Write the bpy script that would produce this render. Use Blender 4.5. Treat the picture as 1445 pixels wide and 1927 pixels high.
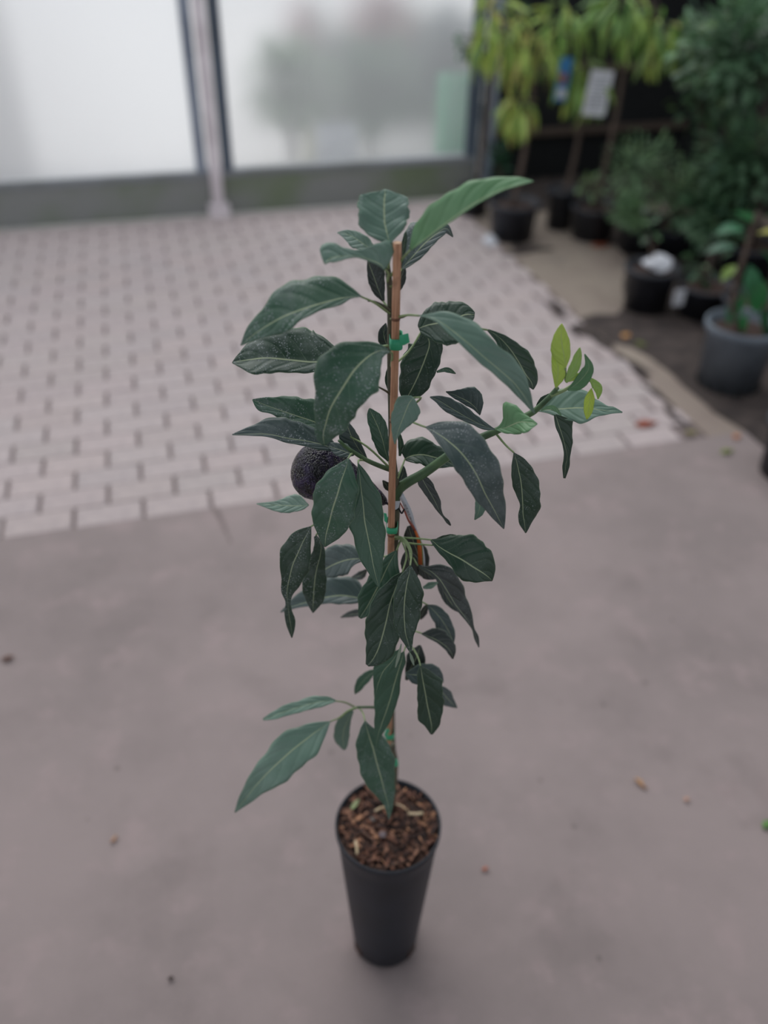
import bpy, bmesh, math, random
from mathutils import Vector, Matrix
random.seed(7)
sc = bpy.context.scene
for o in list(bpy.data.objects): bpy.data.objects.remove(o)

# ------------------------------------------------------------------ camera
F_PX, PITCH, ROLL, CAM_H = 1600.0, math.radians(36.8), math.radians(.91), 1.5
_r0 = Vector((1, 0, 0)); FW = Vector((0, math.cos(PITCH), -math.sin(PITCH))); _u0 = Vector((0, math.sin(PITCH), math.cos(PITCH)))
CR = _r0*math.cos(ROLL) + _u0*math.sin(ROLL); CU = -_r0*math.sin(ROLL) + _u0*math.cos(ROLL); CC = Vector((0, 0, CAM_H))
cam = bpy.data.cameras.new('camera'); cam.sensor_fit = 'HORIZONTAL'; cam.sensor_width = 36; cam.lens = F_PX/1445*36
cam.clip_start = .02
cam.dof.use_dof = True; cam.dof.focus_distance = .87; cam.dof.aperture_fstop = 2.7
co = bpy.data.objects.new('camera', cam); sc.collection.objects.link(co)
co.matrix_world = Matrix(((CR.x, CU.x, -FW.x, CC.x), (CR.y, CU.y, -FW.y, CC.y), (CR.z, CU.z, -FW.z, CC.z), (0, 0, 0, 1)))
sc.camera = co
# ------------------------------------------------------------------ world and light: bright overcast day
w = bpy.data.worlds.new('sky'); sc.world = w; w.use_nodes = True
nt = w.node_tree; nt.nodes.clear()
wo = nt.nodes.new('ShaderNodeOutputWorld'); bg = nt.nodes.new('ShaderNodeBackground')
tc = nt.nodes.new('ShaderNodeTexCoord'); sx = nt.nodes.new('ShaderNodeSeparateXYZ'); rp = nt.nodes.new('ShaderNodeValToRGB')
nt.links.new(tc.outputs['Generated'], sx.inputs[0]); nt.links.new(sx.outputs['Z'], rp.inputs[0]); nt.links.new(rp.outputs[0], bg.inputs[0])
rp.color_ramp.elements[0].position = 0; rp.color_ramp.elements[0].color = (.64, .67, .71, 1)
rp.color_ramp.elements[1].position = .8; rp.color_ramp.elements[1].color = (.88, .92, .98, 1)
bg.inputs[1].default_value = 1.0
nt.links.new(bg.outputs[0], wo.inputs[0])
sun = bpy.data.lights.new('overcast_sun', 'SUN'); sun.energy = 1.3; sun.angle = math.radians(50); sun.color = (1, .98, .96)
so = bpy.data.objects.new('overcast_sun', sun); sc.collection.objects.link(so)
so.rotation_euler = Vector((.25, -.75, -1)).to_track_quat('-Z', 'Y').to_euler()   # light travels towards the camera, from behind the wall
sc.view_settings.view_transform = 'Standard'; sc.view_settings.look = 'None'; sc.view_settings.gamma = 1
sc.view_settings.use_curve_mapping = False; sc.view_settings.exposure = 0.0

# ------------------------------------------------------------------ helpers
def ray(x, y): return CR*(x-722.5) + CU*(963.5-y) + FW*F_PX
def at_z(x, y, z=0.0): d = ray(x, y); return CC + d*((z-CAM_H)/d.z)
def at_y(x, y, Y): d = ray(x, y); return CC + d*(Y/d.y)
YAW = math.radians(15.7)
U = Vector((math.cos(YAW), math.sin(YAW), 0)); V = Vector((-math.sin(YAW), math.cos(YAW), 0)); Z = Vector((0, 0, 1))
def uv(u, v, z=0.0): return U*u + V*v + Z*z
def at_v(x, y, v): d = ray(x, y); return CC + d*(v/d.dot(V))
def lin(r, g, b):
    f = lambda c: (c/255/12.92) if c/255 <= .04045 else ((c/255+.055)/1.055)**2.4
    return (f(r), f(g), f(b), 1)
def tag(o, label=None, cat=None, group=None, kind=None):
    if label: o['label'] = label
    if cat: o['category'] = cat
    if group: o['group'] = group
    if kind: o['kind'] = kind
    return o
def link(o, parent=None):
    sc.collection.objects.link(o)
    if parent: o.parent = parent
    return o
def empty(name, loc, label=None, cat=None, group=None):
    o = bpy.data.objects.new(name, None); o.location = loc; o.empty_display_size = .05; link(o)
    return tag(o, label, cat, group)
def mesh(name, verts, faces, mat=None, smooth=False, uvs=None):
    me = bpy.data.meshes.new(name); me.from_pydata([tuple(v) for v in verts], [], faces); me.update()
    if mat:
        for m in (mat if isinstance(mat, (list, tuple)) else [mat]): me.materials.append(m)
    if smooth: me.polygons.foreach_set('use_smooth', [True]*len(me.polygons))
    if uvs:
        l = me.uv_layers.new(name='uv')
        for lp in me.loops: l.data[lp.index].uv = uvs[lp.vertex_index]
    return me
def obj(name, me, parent=None, loc=None):
    """mesh given in world coordinates; origin moved to loc (or parent's location)"""
    o = bpy.data.objects.new(name, me)
    base = Vector(parent.location) if parent else Vector((0, 0, 0))
    if parent and parent.parent: base = base + Vector(parent.parent.location)
    if loc is None: loc = base
    me.transform(Matrix.Translation(-Vector(loc))); o.location = Vector(loc) - base
    return link(o, parent)
class MB:
    def __init__(s): s.v = []; s.f = []
    def add(s, vs, fs):
        n = len(s.v); s.v += [Vector(a) for a in vs]; s.f += [tuple(i+n for i in f) for f in fs]; return s
    def box(s, c, ax, ay, az):      # centre, three half-axis vectors
        c = Vector(c); vs = [c+ax*a+ay*b+az*d for d in (-1, 1) for a, b in ((-1, -1), (1, -1), (1, 1), (-1, 1))]
        return s.add(vs, [(3, 2, 1, 0), (4, 5, 6, 7), (0, 1, 5, 4), (1, 2, 6, 5), (2, 3, 7, 6), (3, 0, 4, 7)])
    def tube(s, pts, rad, n=8, cap=True):
        pts = [Vector(p) for p in pts]; rings = []
        up = Vector((0.13, .21, 1)).normalized()
        for i, p in enumerate(pts):
            t = (pts[min(i+1, len(pts)-1)] - pts[max(i-1, 0)]).normalized()
            a = t.cross(up); a = a.normalized() if a.length > 1e-3 else t.orthogonal().normalized(); b = a.cross(t)
            r = rad[i] if isinstance(rad, (list, tuple)) else rad
            rings.append([p + (a*math.cos(2*math.pi*k/n) + b*math.sin(2*math.pi*k/n))*r for k in range(n)])
        vs = [v for r in rings for v in r]; fs = []
        for i in range(len(pts)-1):
            for k in range(n): fs.append((i*n+k, (i+1)*n+k, (i+1)*n+(k+1) % n, i*n+(k+1) % n))
        if cap: fs.append(tuple(range(n))); fs.append(tuple((len(pts)-1)*n+k for k in reversed(range(n))))
        return s.add(vs, fs)
    def lathe(s, prof, c, n=48, rfun=None):
        vs = []
        for r, z in prof:
            for k in range(n):
                a = 2*math.pi*k/n; rr = r*(rfun(a, z) if rfun else 1)
                vs.append(Vector(c) + Vector((rr*math.cos(a), rr*math.sin(a), z)))
        fs = [(i*n+k, i*n+(k+1) % n, (i+1)*n+(k+1) % n, (i+1)*n+k) for i in range(len(prof)-1) for k in range(n)]
        return s.add(vs, fs)
    def build(s, name, mat, parent=None, loc=None, smooth=False):
        return obj(name, mesh(name, s.v, s.f, mat, smooth), parent, loc)
def smooth_path(pts, sub=4):
    pts = [Vector(p) for p in pts]; out = []
    P = [pts[0]*2-pts[1]] + pts + [pts[-1]*2-pts[-2]] if len(pts) > 1 else pts
    for i in range(1, len(P)-2):
        for k in range(sub):
            t = k/sub; a, b, c, d = P[i-1], P[i], P[i+1], P[i+2]
            out.append(.5*((2*b) + (c-a)*t + (2*a-5*b+4*c-d)*t*t + (3*b-a-3*c+d)*t**3))
    out.append(pts[-1]); return out

# ------------------------------------------------------------------ materials
def new_mat(name):
    m = bpy.data.materials.new(name); m.use_nodes = True; t = m.node_tree
    return m, t, t.nodes['Principled BSDF']
def N(t, kind, **kw):
    n = t.nodes.new(kind)
    for k, v in kw.items():
        if k.startswith('i_'):
            key = k[2:]; key = int(key) if key.isdigit() else key
            n.inputs[key].default_value = v
        else: setattr(n, k, v)
    return n
def math_(t, op, a, b=None, clamp=False):
    n = t.nodes.new('ShaderNodeMath'); n.operation = op; n.use_clamp = clamp
    for i, x in enumerate((a, b)):
        if x is None: continue
        if isinstance(x, (int, float)): n.inputs[i].default_value = x
        else: t.links.new(x, n.inputs[i])
    return n.outputs[0]
def mix(t, fac, a, b, mode='MIX'):
    n = t.nodes.new('ShaderNodeMix'); n.data_type = 'RGBA'; n.blend_type = mode
    for i, x in ((0, fac), (6, a), (7, b)):
        if isinstance(x, (int, float)): n.inputs[i].default_value = x
        elif isinstance(x, tuple): n.inputs[i].default_value = x
        else: t.links.new(x, n.inputs[i])
    return n.outputs[2]
def noise(t, scale, detail=3, rough=.5, coord='Object', dist=0):
    c = N(t, 'ShaderNodeTexCoord'); n = N(t, 'ShaderNodeTexNoise'); n.inputs['Scale'].default_value = scale
    n.inputs['Detail'].default_value = detail; n.inputs['Roughness'].default_value = rough; n.inputs['Distortion'].default_value = dist
    t.links.new(c.outputs[coord], n.inputs['Vector']); return n.outputs['Fac']
def ramp(t, fac, lo, hi):
    n = N(t, 'ShaderNodeMapRange'); n.inputs[1].default_value = lo; n.inputs[2].default_value = hi; n.interpolation_type = 'SMOOTHSTEP'
    t.links.new(fac, n.inputs[0]); return n.outputs[0]
def bump(t, b, h, strength, dist=.002):
    n = N(t, 'ShaderNodeBump'); n.inputs['Strength'].default_value = strength; n.inputs['Distance'].default_value = dist
    t.links.new(h, n.inputs['Height']); t.links.new(n.outputs[0], b.inputs['Normal'])
def simple(name, c1, c2=None, scale=40, rough=.6, bmp=.0, spec=.5, objcol=False):
    m, t, b = new_mat(name); b.inputs['Roughness'].default_value = rough; b.inputs['Specular IOR Level'].default_value = spec
    n = noise(t, scale, 4)
    col = mix(t, ramp(t, n, .35, .65), c1, c2 or c1)
    if objcol:
        oi = N(t, 'ShaderNodeObjectInfo'); col = mix(t, 1.0, col, oi.outputs['Color'], 'MULTIPLY')
    t.links.new(col, b.inputs['Base Color'])
    if bmp: bump(t, b, n, bmp)
    return m
# concrete apron: pinkish grey, mottled, specks
def concrete(name, c1, c2, c3):
    m, t, b = new_mat(name); b.inputs['Roughness'].default_value = .82; b.inputs['Specular IOR Level'].default_value = .3
    big = noise(t, 1.6, 5, .6); mid = noise(t, 9, 6, .65); fine = noise(t, 260, 3, .7)
    col = mix(t, ramp(t, big, .35, .68), c1, c2); col = mix(t, math_(t, 'MULTIPLY', ramp(t, mid, .5, .72), .6), col, c3)
    col = mix(t, math_(t, 'MULTIPLY', ramp(t, noise(t, 4.2, 4, .6), .52, .7), .35), col, lin(118, 108, 106))
    c = N(t, 'ShaderNodeTexCoord'); vo = N(t, 'ShaderNodeTexVoronoi'); vo.inputs['Scale'].default_value = 13; t.links.new(c.outputs['Object'], vo.inputs['Vector'])
    spot = math_(t, 'MULTIPLY', math_(t, 'SUBTRACT', 1.0, ramp(t, vo.outputs['Distance'], .05, .11)), ramp(t, noise(t, 3, 2), .42, .6))
    col = mix(t, math_(t, 'MULTIPLY', spot, .4), col, lin(70, 60, 58))
    col = mix(t, math_(t, 'MULTIPLY', math_(t, 'SUBTRACT', fine, .5), .5), col, (.04, .035, .035, 1))
    t.links.new(col, b.inputs['Base Color']); bump(t, b, fine, .25, .001); return m
M = {}
M['concrete'] = concrete('pink_grey_concrete', lin(150, 137, 135), lin(134, 123, 121), lin(160, 143, 142))
M['strip'] = concrete('tan_concrete', lin(150, 138, 126), lin(140, 126, 118), lin(120, 106, 100))
M['bed'] = simple('jointing_sand', lin(132, 120, 118), lin(112, 100, 98), 60, .95, .3)
M['brick'] = simple('clay_paver', lin(182, 170, 168), lin(172, 161, 160), 30, .8, .2, .3, objcol=True)
M['soilstrip'] = simple('damp_dirt', lin(74, 64, 60), lin(50, 42, 40), 14, .9, .6)
M['gravel'] = simple('outdoor_gravel', lin(226, 222, 218), lin(206, 204, 200), 5, .95, .3)
M['plinth'] = simple('mossy_concrete', lin(132, 134, 132), lin(110, 122, 98), 2.2, .9, .3)
M['rail'] = simple('grey_rail', lin(134, 138, 142), lin(118, 122, 122), 3, .7)
M['frame'] = simple('grey_painted_steel', lin(140, 150, 164), lin(120, 130, 145), 3, .45)
M['darkframe'] = simple('dark_grey_steel', lin(84, 96, 110), lin(70, 80, 92), 3, .45)
M['post'] = simple('white_painted_post', lin(228, 220, 224), lin(205, 196, 200), 6, .5)
M['cloth'] = simple('black_shade_cloth', lin(26, 28, 30), lin(18, 20, 22), 30, .95)
M['black_plastic'] = simple('black_pot_plastic', lin(28, 33, 43), lin(22, 26, 34), 12, .5, .05)
M['bgpot'] = simple('charcoal_pot_plastic', lin(46, 49, 57), lin(36, 39, 46), 12, .5, .05)
M['grey_plastic'] = simple('grey_pot_plastic', lin(112, 122, 132), lin(92, 101, 111), 8, .55, .05)
M['white'] = simple('white_plastic', lin(214, 216, 222), lin(200, 202, 208), 20, .5)
M['blue'] = simple('blue_card', lin(44, 110, 170), lin(60, 130, 185), 30, .5)
M['red'] = simple('red_print', lin(178, 96, 84), lin(160, 90, 80), 30, .5)
M['trunk'] = simple('grey_brown_bark', lin(98, 84, 74), lin(74, 62, 56), 60, .85, .5)
M['stem'] = simple('green_stem', lin(84, 112, 74), lin(66, 92, 62), 60, .5, .1)
M['petiole'] = simple('pale_green_petiole', lin(140, 158, 112), lin(120, 140, 96), 60, .5)
M['woodystem'] = simple('young_bark', lin(96, 92, 74), lin(76, 76, 62), 60, .7, .3)
M['tie'] = simple('green_tape', lin(76, 180, 138), lin(58, 166, 122), 40, .45)
M['orange'] = simple('orange_print', lin(222, 112, 46), lin(214, 104, 42), 30, .5)
M['tagwhite'] = simple('white_label_plastic', lin(206, 208, 216), lin(196, 200, 208), 30, .4)
M['olive'] = simple('olive_print', lin(130, 136, 70), lin(120, 126, 66), 30, .5)
M['ink'] = simple('dark_ink', lin(30, 32, 52), None, 10, .6)
M['pale'] = simple('pale_wood_sliver', lin(214, 196, 164), lin(180, 160, 128), 60, .8)
M['litter'] = simple('dry_leaf', lin(150, 110, 86), lin(110, 76, 60), 40, .8, .2, objcol=True)
M['soil'] = simple('bark_mix', lin(78, 56, 47), lin(34, 26, 24), 160, .95, .8)
M['chip'] = simple('bark_chip', lin(128, 98, 82), lin(74, 54, 47), 120, .9, .4, objcol=True)
# bamboo
def bamboo():
    m, t, b = new_mat('bamboo_cane'); b.inputs['Roughness'].default_value = .45
    c = N(t, 'ShaderNodeTexCoord'); mp = N(t, 'ShaderNodeMapping'); mp.inputs['Scale'].default_value = (120, 120, 6); t.links.new(c.outputs['Object'], mp.inputs[0])
    n = N(t, 'ShaderNodeTexNoise'); n.inputs['Scale'].default_value = 4; n.inputs['Detail'].default_value = 4; t.links.new(mp.outputs[0], n.inputs['Vector'])
    col = mix(t, ramp(t, n.outputs['Fac'], .3, .7), lin(204, 154, 122), lin(166, 116, 86))
    col = mix(t, math_(t, 'MULTIPLY', ramp(t, noise(t, 60, 3), .6, .75), .5), col, lin(90, 56, 40))
    t.links.new(col, b.inputs['Base Color']); bump(t, b, n.outputs['Fac'], .2, .0005); return m
M['bamboo'] = bamboo()
M['bamboo_node'] = simple('bamboo_node', lin(128, 84, 60), lin(100, 64, 46), 200, .6)
M['bamboo_cut'] = simple('bamboo_cut_end', lin(224, 190, 160), lin(190, 150, 120), 300, .8)
# avocado skin
def avoskin():
    m, t, b = new_mat('avocado_skin'); b.inputs['Roughness'].default_value = .22; b.inputs['Specular IOR Level'].default_value = .4
    c = N(t, 'ShaderNodeTexCoord'); vo = N(t, 'ShaderNodeTexVoronoi'); vo.inputs['Scale'].default_value = 420; t.links.new(c.outputs['Object'], vo.inputs['Vector'])
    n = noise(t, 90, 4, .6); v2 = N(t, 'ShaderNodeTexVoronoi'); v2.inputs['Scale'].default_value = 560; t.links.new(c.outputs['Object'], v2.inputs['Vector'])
    fl_ = math_(t, 'MULTIPLY', math_(t, 'SUBTRACT', 1.0, ramp(t, v2.outputs['Distance'], .12, .34)), ramp(t, noise(t, 42, 3, .6), .42, .62))  # pale flecks: lenticels plus highlight glints painted into the skin colour
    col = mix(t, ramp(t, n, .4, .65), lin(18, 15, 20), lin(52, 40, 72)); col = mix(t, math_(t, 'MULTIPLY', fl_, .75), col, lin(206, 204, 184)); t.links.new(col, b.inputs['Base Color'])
    h = math_(t, 'ADD', math_(t, 'MULTIPLY', vo.outputs['Distance'], -1.0), n); bump(t, b, h, .9, .0014); return m
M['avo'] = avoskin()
# leaf blade: veins from the leaf's own UV (u across, v along), colour from the object, dust amount, partly painted sheen, from its alpha
def leafmat(name, dust_sheen=True, rough=.42, trans=.0):
    m, t, b = new_mat(name); b.inputs['Roughness'].default_value = rough; b.inputs['Specular IOR Level'].default_value = .55
    oi = N(t, 'ShaderNodeObjectInfo'); uvn = N(t, 'ShaderNodeUVMap'); s = N(t, 'ShaderNodeSeparateXYZ'); t.links.new(uvn.outputs[0], s.inputs[0])
    au = math_(t, 'ABSOLUTE', s.outputs['X']); v = s.outputs['Y']
    wob = math_(t, 'MULTIPLY', math_(t, 'SUBTRACT', noise(t, 40, 2), .5), .35)
    side = math_(t, 'MULTIPLY', math_(t, 'SIGN', s.outputs['X']), .22)
    ph = math_(t, 'ADD', math_(t, 'ADD', math_(t, 'SUBTRACT', math_(t, 'MULTIPLY', v, 5.2), math_(t, 'MULTIPLY', math_(t, 'POWER', au, 1.25), 1.5)), wob), side)
    fr = math_(t, 'ABSOLUTE', math_(t, 'SUBTRACT', math_(t, 'FRACT', ph), .5))
    lat = math_(t, 'MULTIPLY', math_(t, 'SUBTRACT', 1.0, ramp(t, fr, .006, .028)), math_(t, 'SUBTRACT', .75, math_(t, 'MULTIPLY', au, .7)))
    mid = math_(t, 'SUBTRACT', 1.0, ramp(t, au, .012, .05))
    edge = ramp(t, au, .955, .99)
    n1 = noise(t, 25, 3); col = mix(t, ramp(t, n1, .3, .7), oi.outputs['Color'], mix(t, 1.0, oi.outputs['Color'], (1.35, 1.25, 1.3, 1), 'MULTIPLY'))
    col = mix(t, math_(t, 'MULTIPLY', lat, .32), col, lin(156, 176, 146))
    col = mix(t, math_(t, 'MULTIPLY', mid, .8), col, lin(182, 194, 154))
    col = mix(t, math_(t, 'MULTIPLY', edge, .35), col, lin(140, 168, 128))
    if dust_sheen:
        c = N(t, 'ShaderNodeTexCoord'); vo = N(t, 'ShaderNodeTexVoronoi'); vo.inputs['Scale'].default_value = 420; t.links.new(c.outputs['Object'], vo.inputs['Vector'])
        sp = math_(t, 'SUBTRACT', 1.0, ramp(t, vo.outputs['Distance'], .12, .40)); patch = ramp(t, noise(t, 45, 4, .7), .43, .62)
        film = ramp(t, noise(t, 32, 5, .7), .4, .75)  # grey film: leaf sheen painted into the colour along with dust
        f = math_(t, 'MULTIPLY', math_(t, 'ADD', math_(t, 'MULTIPLY', sp, patch), math_(t, 'MULTIPLY', film, .30)), oi.outputs['Alpha'], True)
        col = mix(t, f, col, lin(160, 166, 168)); r = math_(t, 'ADD', math_(t, 'MULTIPLY', f, .4), rough); t.links.new(r, b.inputs['Roughness'])
    t.links.new(col, b.inputs['Base Color'])
    h = math_(t, 'ADD', math_(t, 'MULTIPLY', ramp(t, fr, .0, .3), .45), math_(t, 'MULTIPLY', n1, .8)); bump(t, b, h, .5, .0016)
    if trans:
        tr = N(t, 'ShaderNodeBsdfTranslucent'); t.links.new(col, tr.inputs[0]); ms = N(t, 'ShaderNodeMixShader'); ms.inputs[0].default_value = trans
        t.links.new(b.outputs[0], ms.inputs[1]); t.links.new(tr.outputs[0], ms.inputs[2]); t.links.new(ms.outputs[0], t.nodes['Material Output'].inputs[0])
    return m
M['leaf'] = leafmat('avocado_leaf', True, .4, .06)
M['young'] = leafmat('young_leaf', False, .4, .3)
M['bgleaf'] = simple('nursery_leaf', (1, 1, 1, 1), (.75, .8, .75, 1), 60, .42, .0, .5, objcol=True)
t_ = M['bgleaf'].node_tree; b_ = t_.nodes['Principled BSDF']; tr_ = t_.nodes.new('ShaderNodeBsdfTranslucent'); ms_ = t_.nodes.new('ShaderNodeMixShader'); ms_.inputs[0].default_value = .35
t_.links.new(b_.inputs['Base Color'].links[0].from_socket, tr_.inputs[0]); t_.links.new(b_.outputs[0], ms_.inputs[1]); t_.links.new(tr_.outputs[0], ms_.inputs[2]); t_.links.new(ms_.outputs[0], t_.nodes['Material Output'].inputs[0])
# twin-wall polycarbonate: part milky, part see-through with blur
def poly():
    m, t, b = new_mat('milky_polycarbonate'); t.nodes.remove(b)
    tl = N(t, 'ShaderNodeBsdfTranslucent'); tl.inputs[0].default_value = (.97, .98, 1.0, 1)
    rf = N(t, 'ShaderNodeBsdfRefraction'); rf.inputs['Color'].default_value = (.97, .98, .99, 1); rf.inputs['Roughness'].default_value = .6; rf.inputs['IOR'].default_value = 1.15
    gl = N(t, 'ShaderNodeBsdfGlossy'); gl.inputs['Roughness'].default_value = .3
    fac = N(t, 'ShaderNodeObjectInfo')
    a = N(t, 'ShaderNodeMixShader'); t.links.new(fac.outputs['Alpha'], a.inputs[0]); t.links.new(tl.outputs[0], a.inputs[1]); t.links.new(rf.outputs[0], a.inputs[2])
    g = N(t, 'ShaderNodeMixShader'); g.inputs[0].default_value = .05; t.links.new(a.outputs[0], g.inputs[1]); t.links.new(gl.outputs[0], g.inputs[2])
    t.links.new(g.outputs[0], t.nodes['Material Output'].inputs[0]); return m
M['poly'] = poly()

# ------------------------------------------------------------------ the setting: floor with pavers
VB0, VB1, UB1 = 2.072, 4.76, 1.715; u_endish = 1.95
fl = MB()
fl.box(uv(0, -.46+VB0/2-.5, -.05), U*6, V*(VB0/2+1.46-.46+.0), Z*.05) if False else None
def slab(u0, u1, v0, v1, z0, z1, mb): mb.box(uv((u0+u1)/2, (v0+v1)/2, (z0+z1)/2), U*(u1-u0)/2, V*(v1-v0)/2, Z*(z1-z0)/2)
slab(-4.5, 5.0, -3.5, VB0, -.08, 0, fl)
floor = fl.build('floor', M['concrete']); tag(floor, 'pinkish grey mottled concrete apron in the foreground', kind='structure')
b = MB(); slab(UB1, 5.0, VB0, 4.75, -.08, -.001, b); s_ = b.build('concrete_strip', M['strip'], floor)
b = MB(); slab(-4.5, UB1, VB0, 4.76, -.10, -.009, b); b.build('jointing_sand', M['bed'], floor)
def brick_mesh():
    L, W, H, c = .0925, .0487, .03, .003
    vs = [(x*L, y*W, -H) for x, y in ((-1, -1), (1, -1), (1, 1), (-1, 1))] + [(x*L, y*W, -c) for x, y in ((-1, -1), (1, -1), (1, 1), (-1, 1))]
    vs += [(x*(L-c), y*(W-c), 0) for x, y in ((-1, -1), (1, -1), (1, 1), (-1, 1))]
    fs = [(8, 9, 10, 11)] + [(a, (a+1) % 4, 4+(a+1) % 4, 4+a) for a in range(4)] + [(4+a, 4+(a+1) % 4, 8+(a+1) % 4, 8+a) for a in range(4)]
    return vs, fs
bv, bf = brick_mesh(); bme = mesh('brick', bv, bf, M['brick'])
cnt = 0; rest = MB(); cutme = bme
rows = int((VB1-VB0)/.0995)
for j in range(rows):
    v = VB0 + .0497 + j*.0995; off = -.336 + (.0975 if j % 2 else 0)   # end joints of this row
    i0 = -14
    for i in range(i0, 12):
        uc = off + .0985 + i*.196
        half = .094
        if uc + half > UB1+.02 or uc < -2.6: continue
        c = uv(uc, v, random.uniform(-.0012, .0012))
        d = c - CC; px = 722.5 + F_PX*d.dot(CR)/d.dot(FW)
        if px > -90 and cnt < 300:
            o = bpy.data.objects.new('brick', bme); o.location = c; o.rotation_euler = (random.uniform(-.006, .006), random.uniform(-.006, .006), YAW + random.uniform(-.008, .008))
            k = random.uniform(.95, 1.02); o.color = (k*random.uniform(.99, 1.02), k, k*random.uniform(.99, 1.01), 1); link(o, floor); cnt += 1
        else:
            n = Matrix.Translation(c) @ Matrix.Rotation(YAW, 4, 'Z'); rest.add([n @ Vector(q) for q in bv], bf)
    if j % 2 == 0 and j > 0:      # short cut brick near the right edge, a gap stays beyond it
        le = random.uniform(.052, .07); c = uv(1.628+le/2+.004, v, 0); o = bpy.data.objects.new('brick', cutme); o.location = c; o.rotation_euler = (0, 0, YAW)
        o.scale = (le/2/.0925, 1, 1); o.color = (.97, .95, .95, 1); link(o, floor)
o = rest.build('brick', M['brick'], floor); o['kind'] = 'stuff'; o.color = (.98, .97, .975, 1)
b = MB(); slab(u_endish, 5.0, 4.45, 5.12, -.06, .003, b); b.build('soil_strip', M['soilstrip'], floor)
b = MB(); slab(-4.5, 5.0, -3.5, .35, 2.62, 2.68, b); o = b.build('unseen_shade_roof', M['frame']); tag(o, kind='structure')     # unseen slab added overhead to darken the foreground
# outdoor ground beyond the wall
b = MB(); slab(-12, 12, 4.95, 20, -.1, -.02, b); og = b.build('ground', M['gravel']); tag(og, kind='structure')

# ------------------------------------------------------------------ back wall
WV = 4.80
wall = empty('wall_back', uv(0, WV)); wall['kind'] = 'structure'
def wp(x, y, v=WV): p = at_v(x, y, v); return p.dot(U), p.z
zpl = wp(370, 324)[1]                                        # top of the plinth
u_post = wp(412, 403)[0]; u_end = wp(893, 300)[0]
b = MB(); b.box(uv((u_end-4)/2+.0, WV+.06, zpl*.42), U*(u_end+4)/2, V*.06, Z*zpl*.42); b.build('plinth', M['plinth'], wall)
b = MB(); b.box(uv((u_end-4)/2, WV+.045, zpl*.92), U*(u_end+4)/2, V*.05, Z*zpl*.075); b.build('bottom_rail', M['rail'], wall)
TOP = 2.6
def vbar(u, w_, mat, name, dv=.03, dd=.03, z0=0): 
    b = MB(); b.box(uv(u, WV+dv, (TOP+z0)/2), U*w_/2, V*dd, Z*(TOP-z0)/2); return b.build(name, mat, wall)
vbar(u_post, .058, M['post'], 'post', -.03, .03)
b = MB(); b.box(uv(u_post, WV-.035, .03), U*.055, V*.045, Z*.03); b.build('post_foot', M['post'], wall)
vbar(u_post-.066, .055, M['frame'], 'door_frame', .02, .02, zpl*.85)
vbar(u_post+.072, .06, M['darkframe'], 'door_frame', .02, .02, zpl*.85)
vbar(u_end-.02, .07, M['darkframe'], 'door_frame', .02, .02, 0)
vbar(u_end+.09, .05, M['frame'], 'edge_post', .03, .02, 0)
def panel(u0, u1, see):
    b = MB(); b.add([uv(u0, WV+.03, zpl), uv(u1, WV+.03, zpl), uv(u1, WV+.03, TOP), uv(u0, WV+.03, TOP)], [(0, 1, 2, 3)])
    o = b.build('polycarbonate_panel', M['poly'], wall); o.color = (1, 1, 1, see); return o
panel(-4, u_post-.095, .25); panel(u_post+.10, u_end-.055, .72)
b = MB()
for k in range(40):       # twin-wall flutes of the right panel
    u = u_post+.12+k*(u_end-u_post-.2)/40
    b.box(uv(u, WV+.023, (1.5+zpl)/2), U*.0012, V*.002, Z*(1.5-zpl)/2)
o = b.build('panel_flutes', M['poly'], wall); o.color = (1, 1, 1, .3); o['kind'] = 'stuff'
# dark shade-cloth walls behind the nursery stock
b = MB(); b.box(uv((u_end+.12+4.4)/2, 5.05, .78), U*(4.4-u_end-.12)/2, V*.01, Z*.78); o = b.build('wall_right_back', M['cloth']); tag(o, kind='structure')
b = MB(); b.box(uv(3.35, 3.2, .75), U*.01, V*1.85, Z*.75); o = b.build('wall_right', M['cloth']); tag(o, kind='structure')
b = MB()
for z in (.28, .62): b.box(uv(3.0, 5.02, z), U*1.0, V*.012, Z*.02)
b.build('rail', M['trunk'], o)

# dark soil strip the pots stand on
pts = [(1088, 600), (1120, 618), (1150, 642), (1190, 652), (1225, 672), (1262, 700), (1290, 728), (1318, 750), (1345, 775), (1400, 808), (1450, 850), (1600, 950), (1900, 800), (1500, 430), (1250, 400), (1080, 395), (1070, 425), (1110, 450), (1160, 462), (1185, 490), (1172, 530), (1176, 575), (1160, 592), (1120, 590)]
vs = [at_z(x, y, .004) for x, y in pts]; n_ = len(vs)
vs2 = vs + [Vector((p.x, p.y, -.0005)) for p in vs]
me = mesh('soil_strip', vs2, [tuple(range(n_))[::-1]] + [(i, (i+1) % n_, n_+(i+1) % n_, n_+i) for i in range(n_)], M['soilstrip']); bm = bmesh.new(); bm.from_mesh(me); bmesh.ops.recalc_face_normals(bm, faces=bm.faces); bm.to_mesh(me)
o = obj('soil_strip', me, floor); tag(o, 'dark damp dirt')
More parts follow.
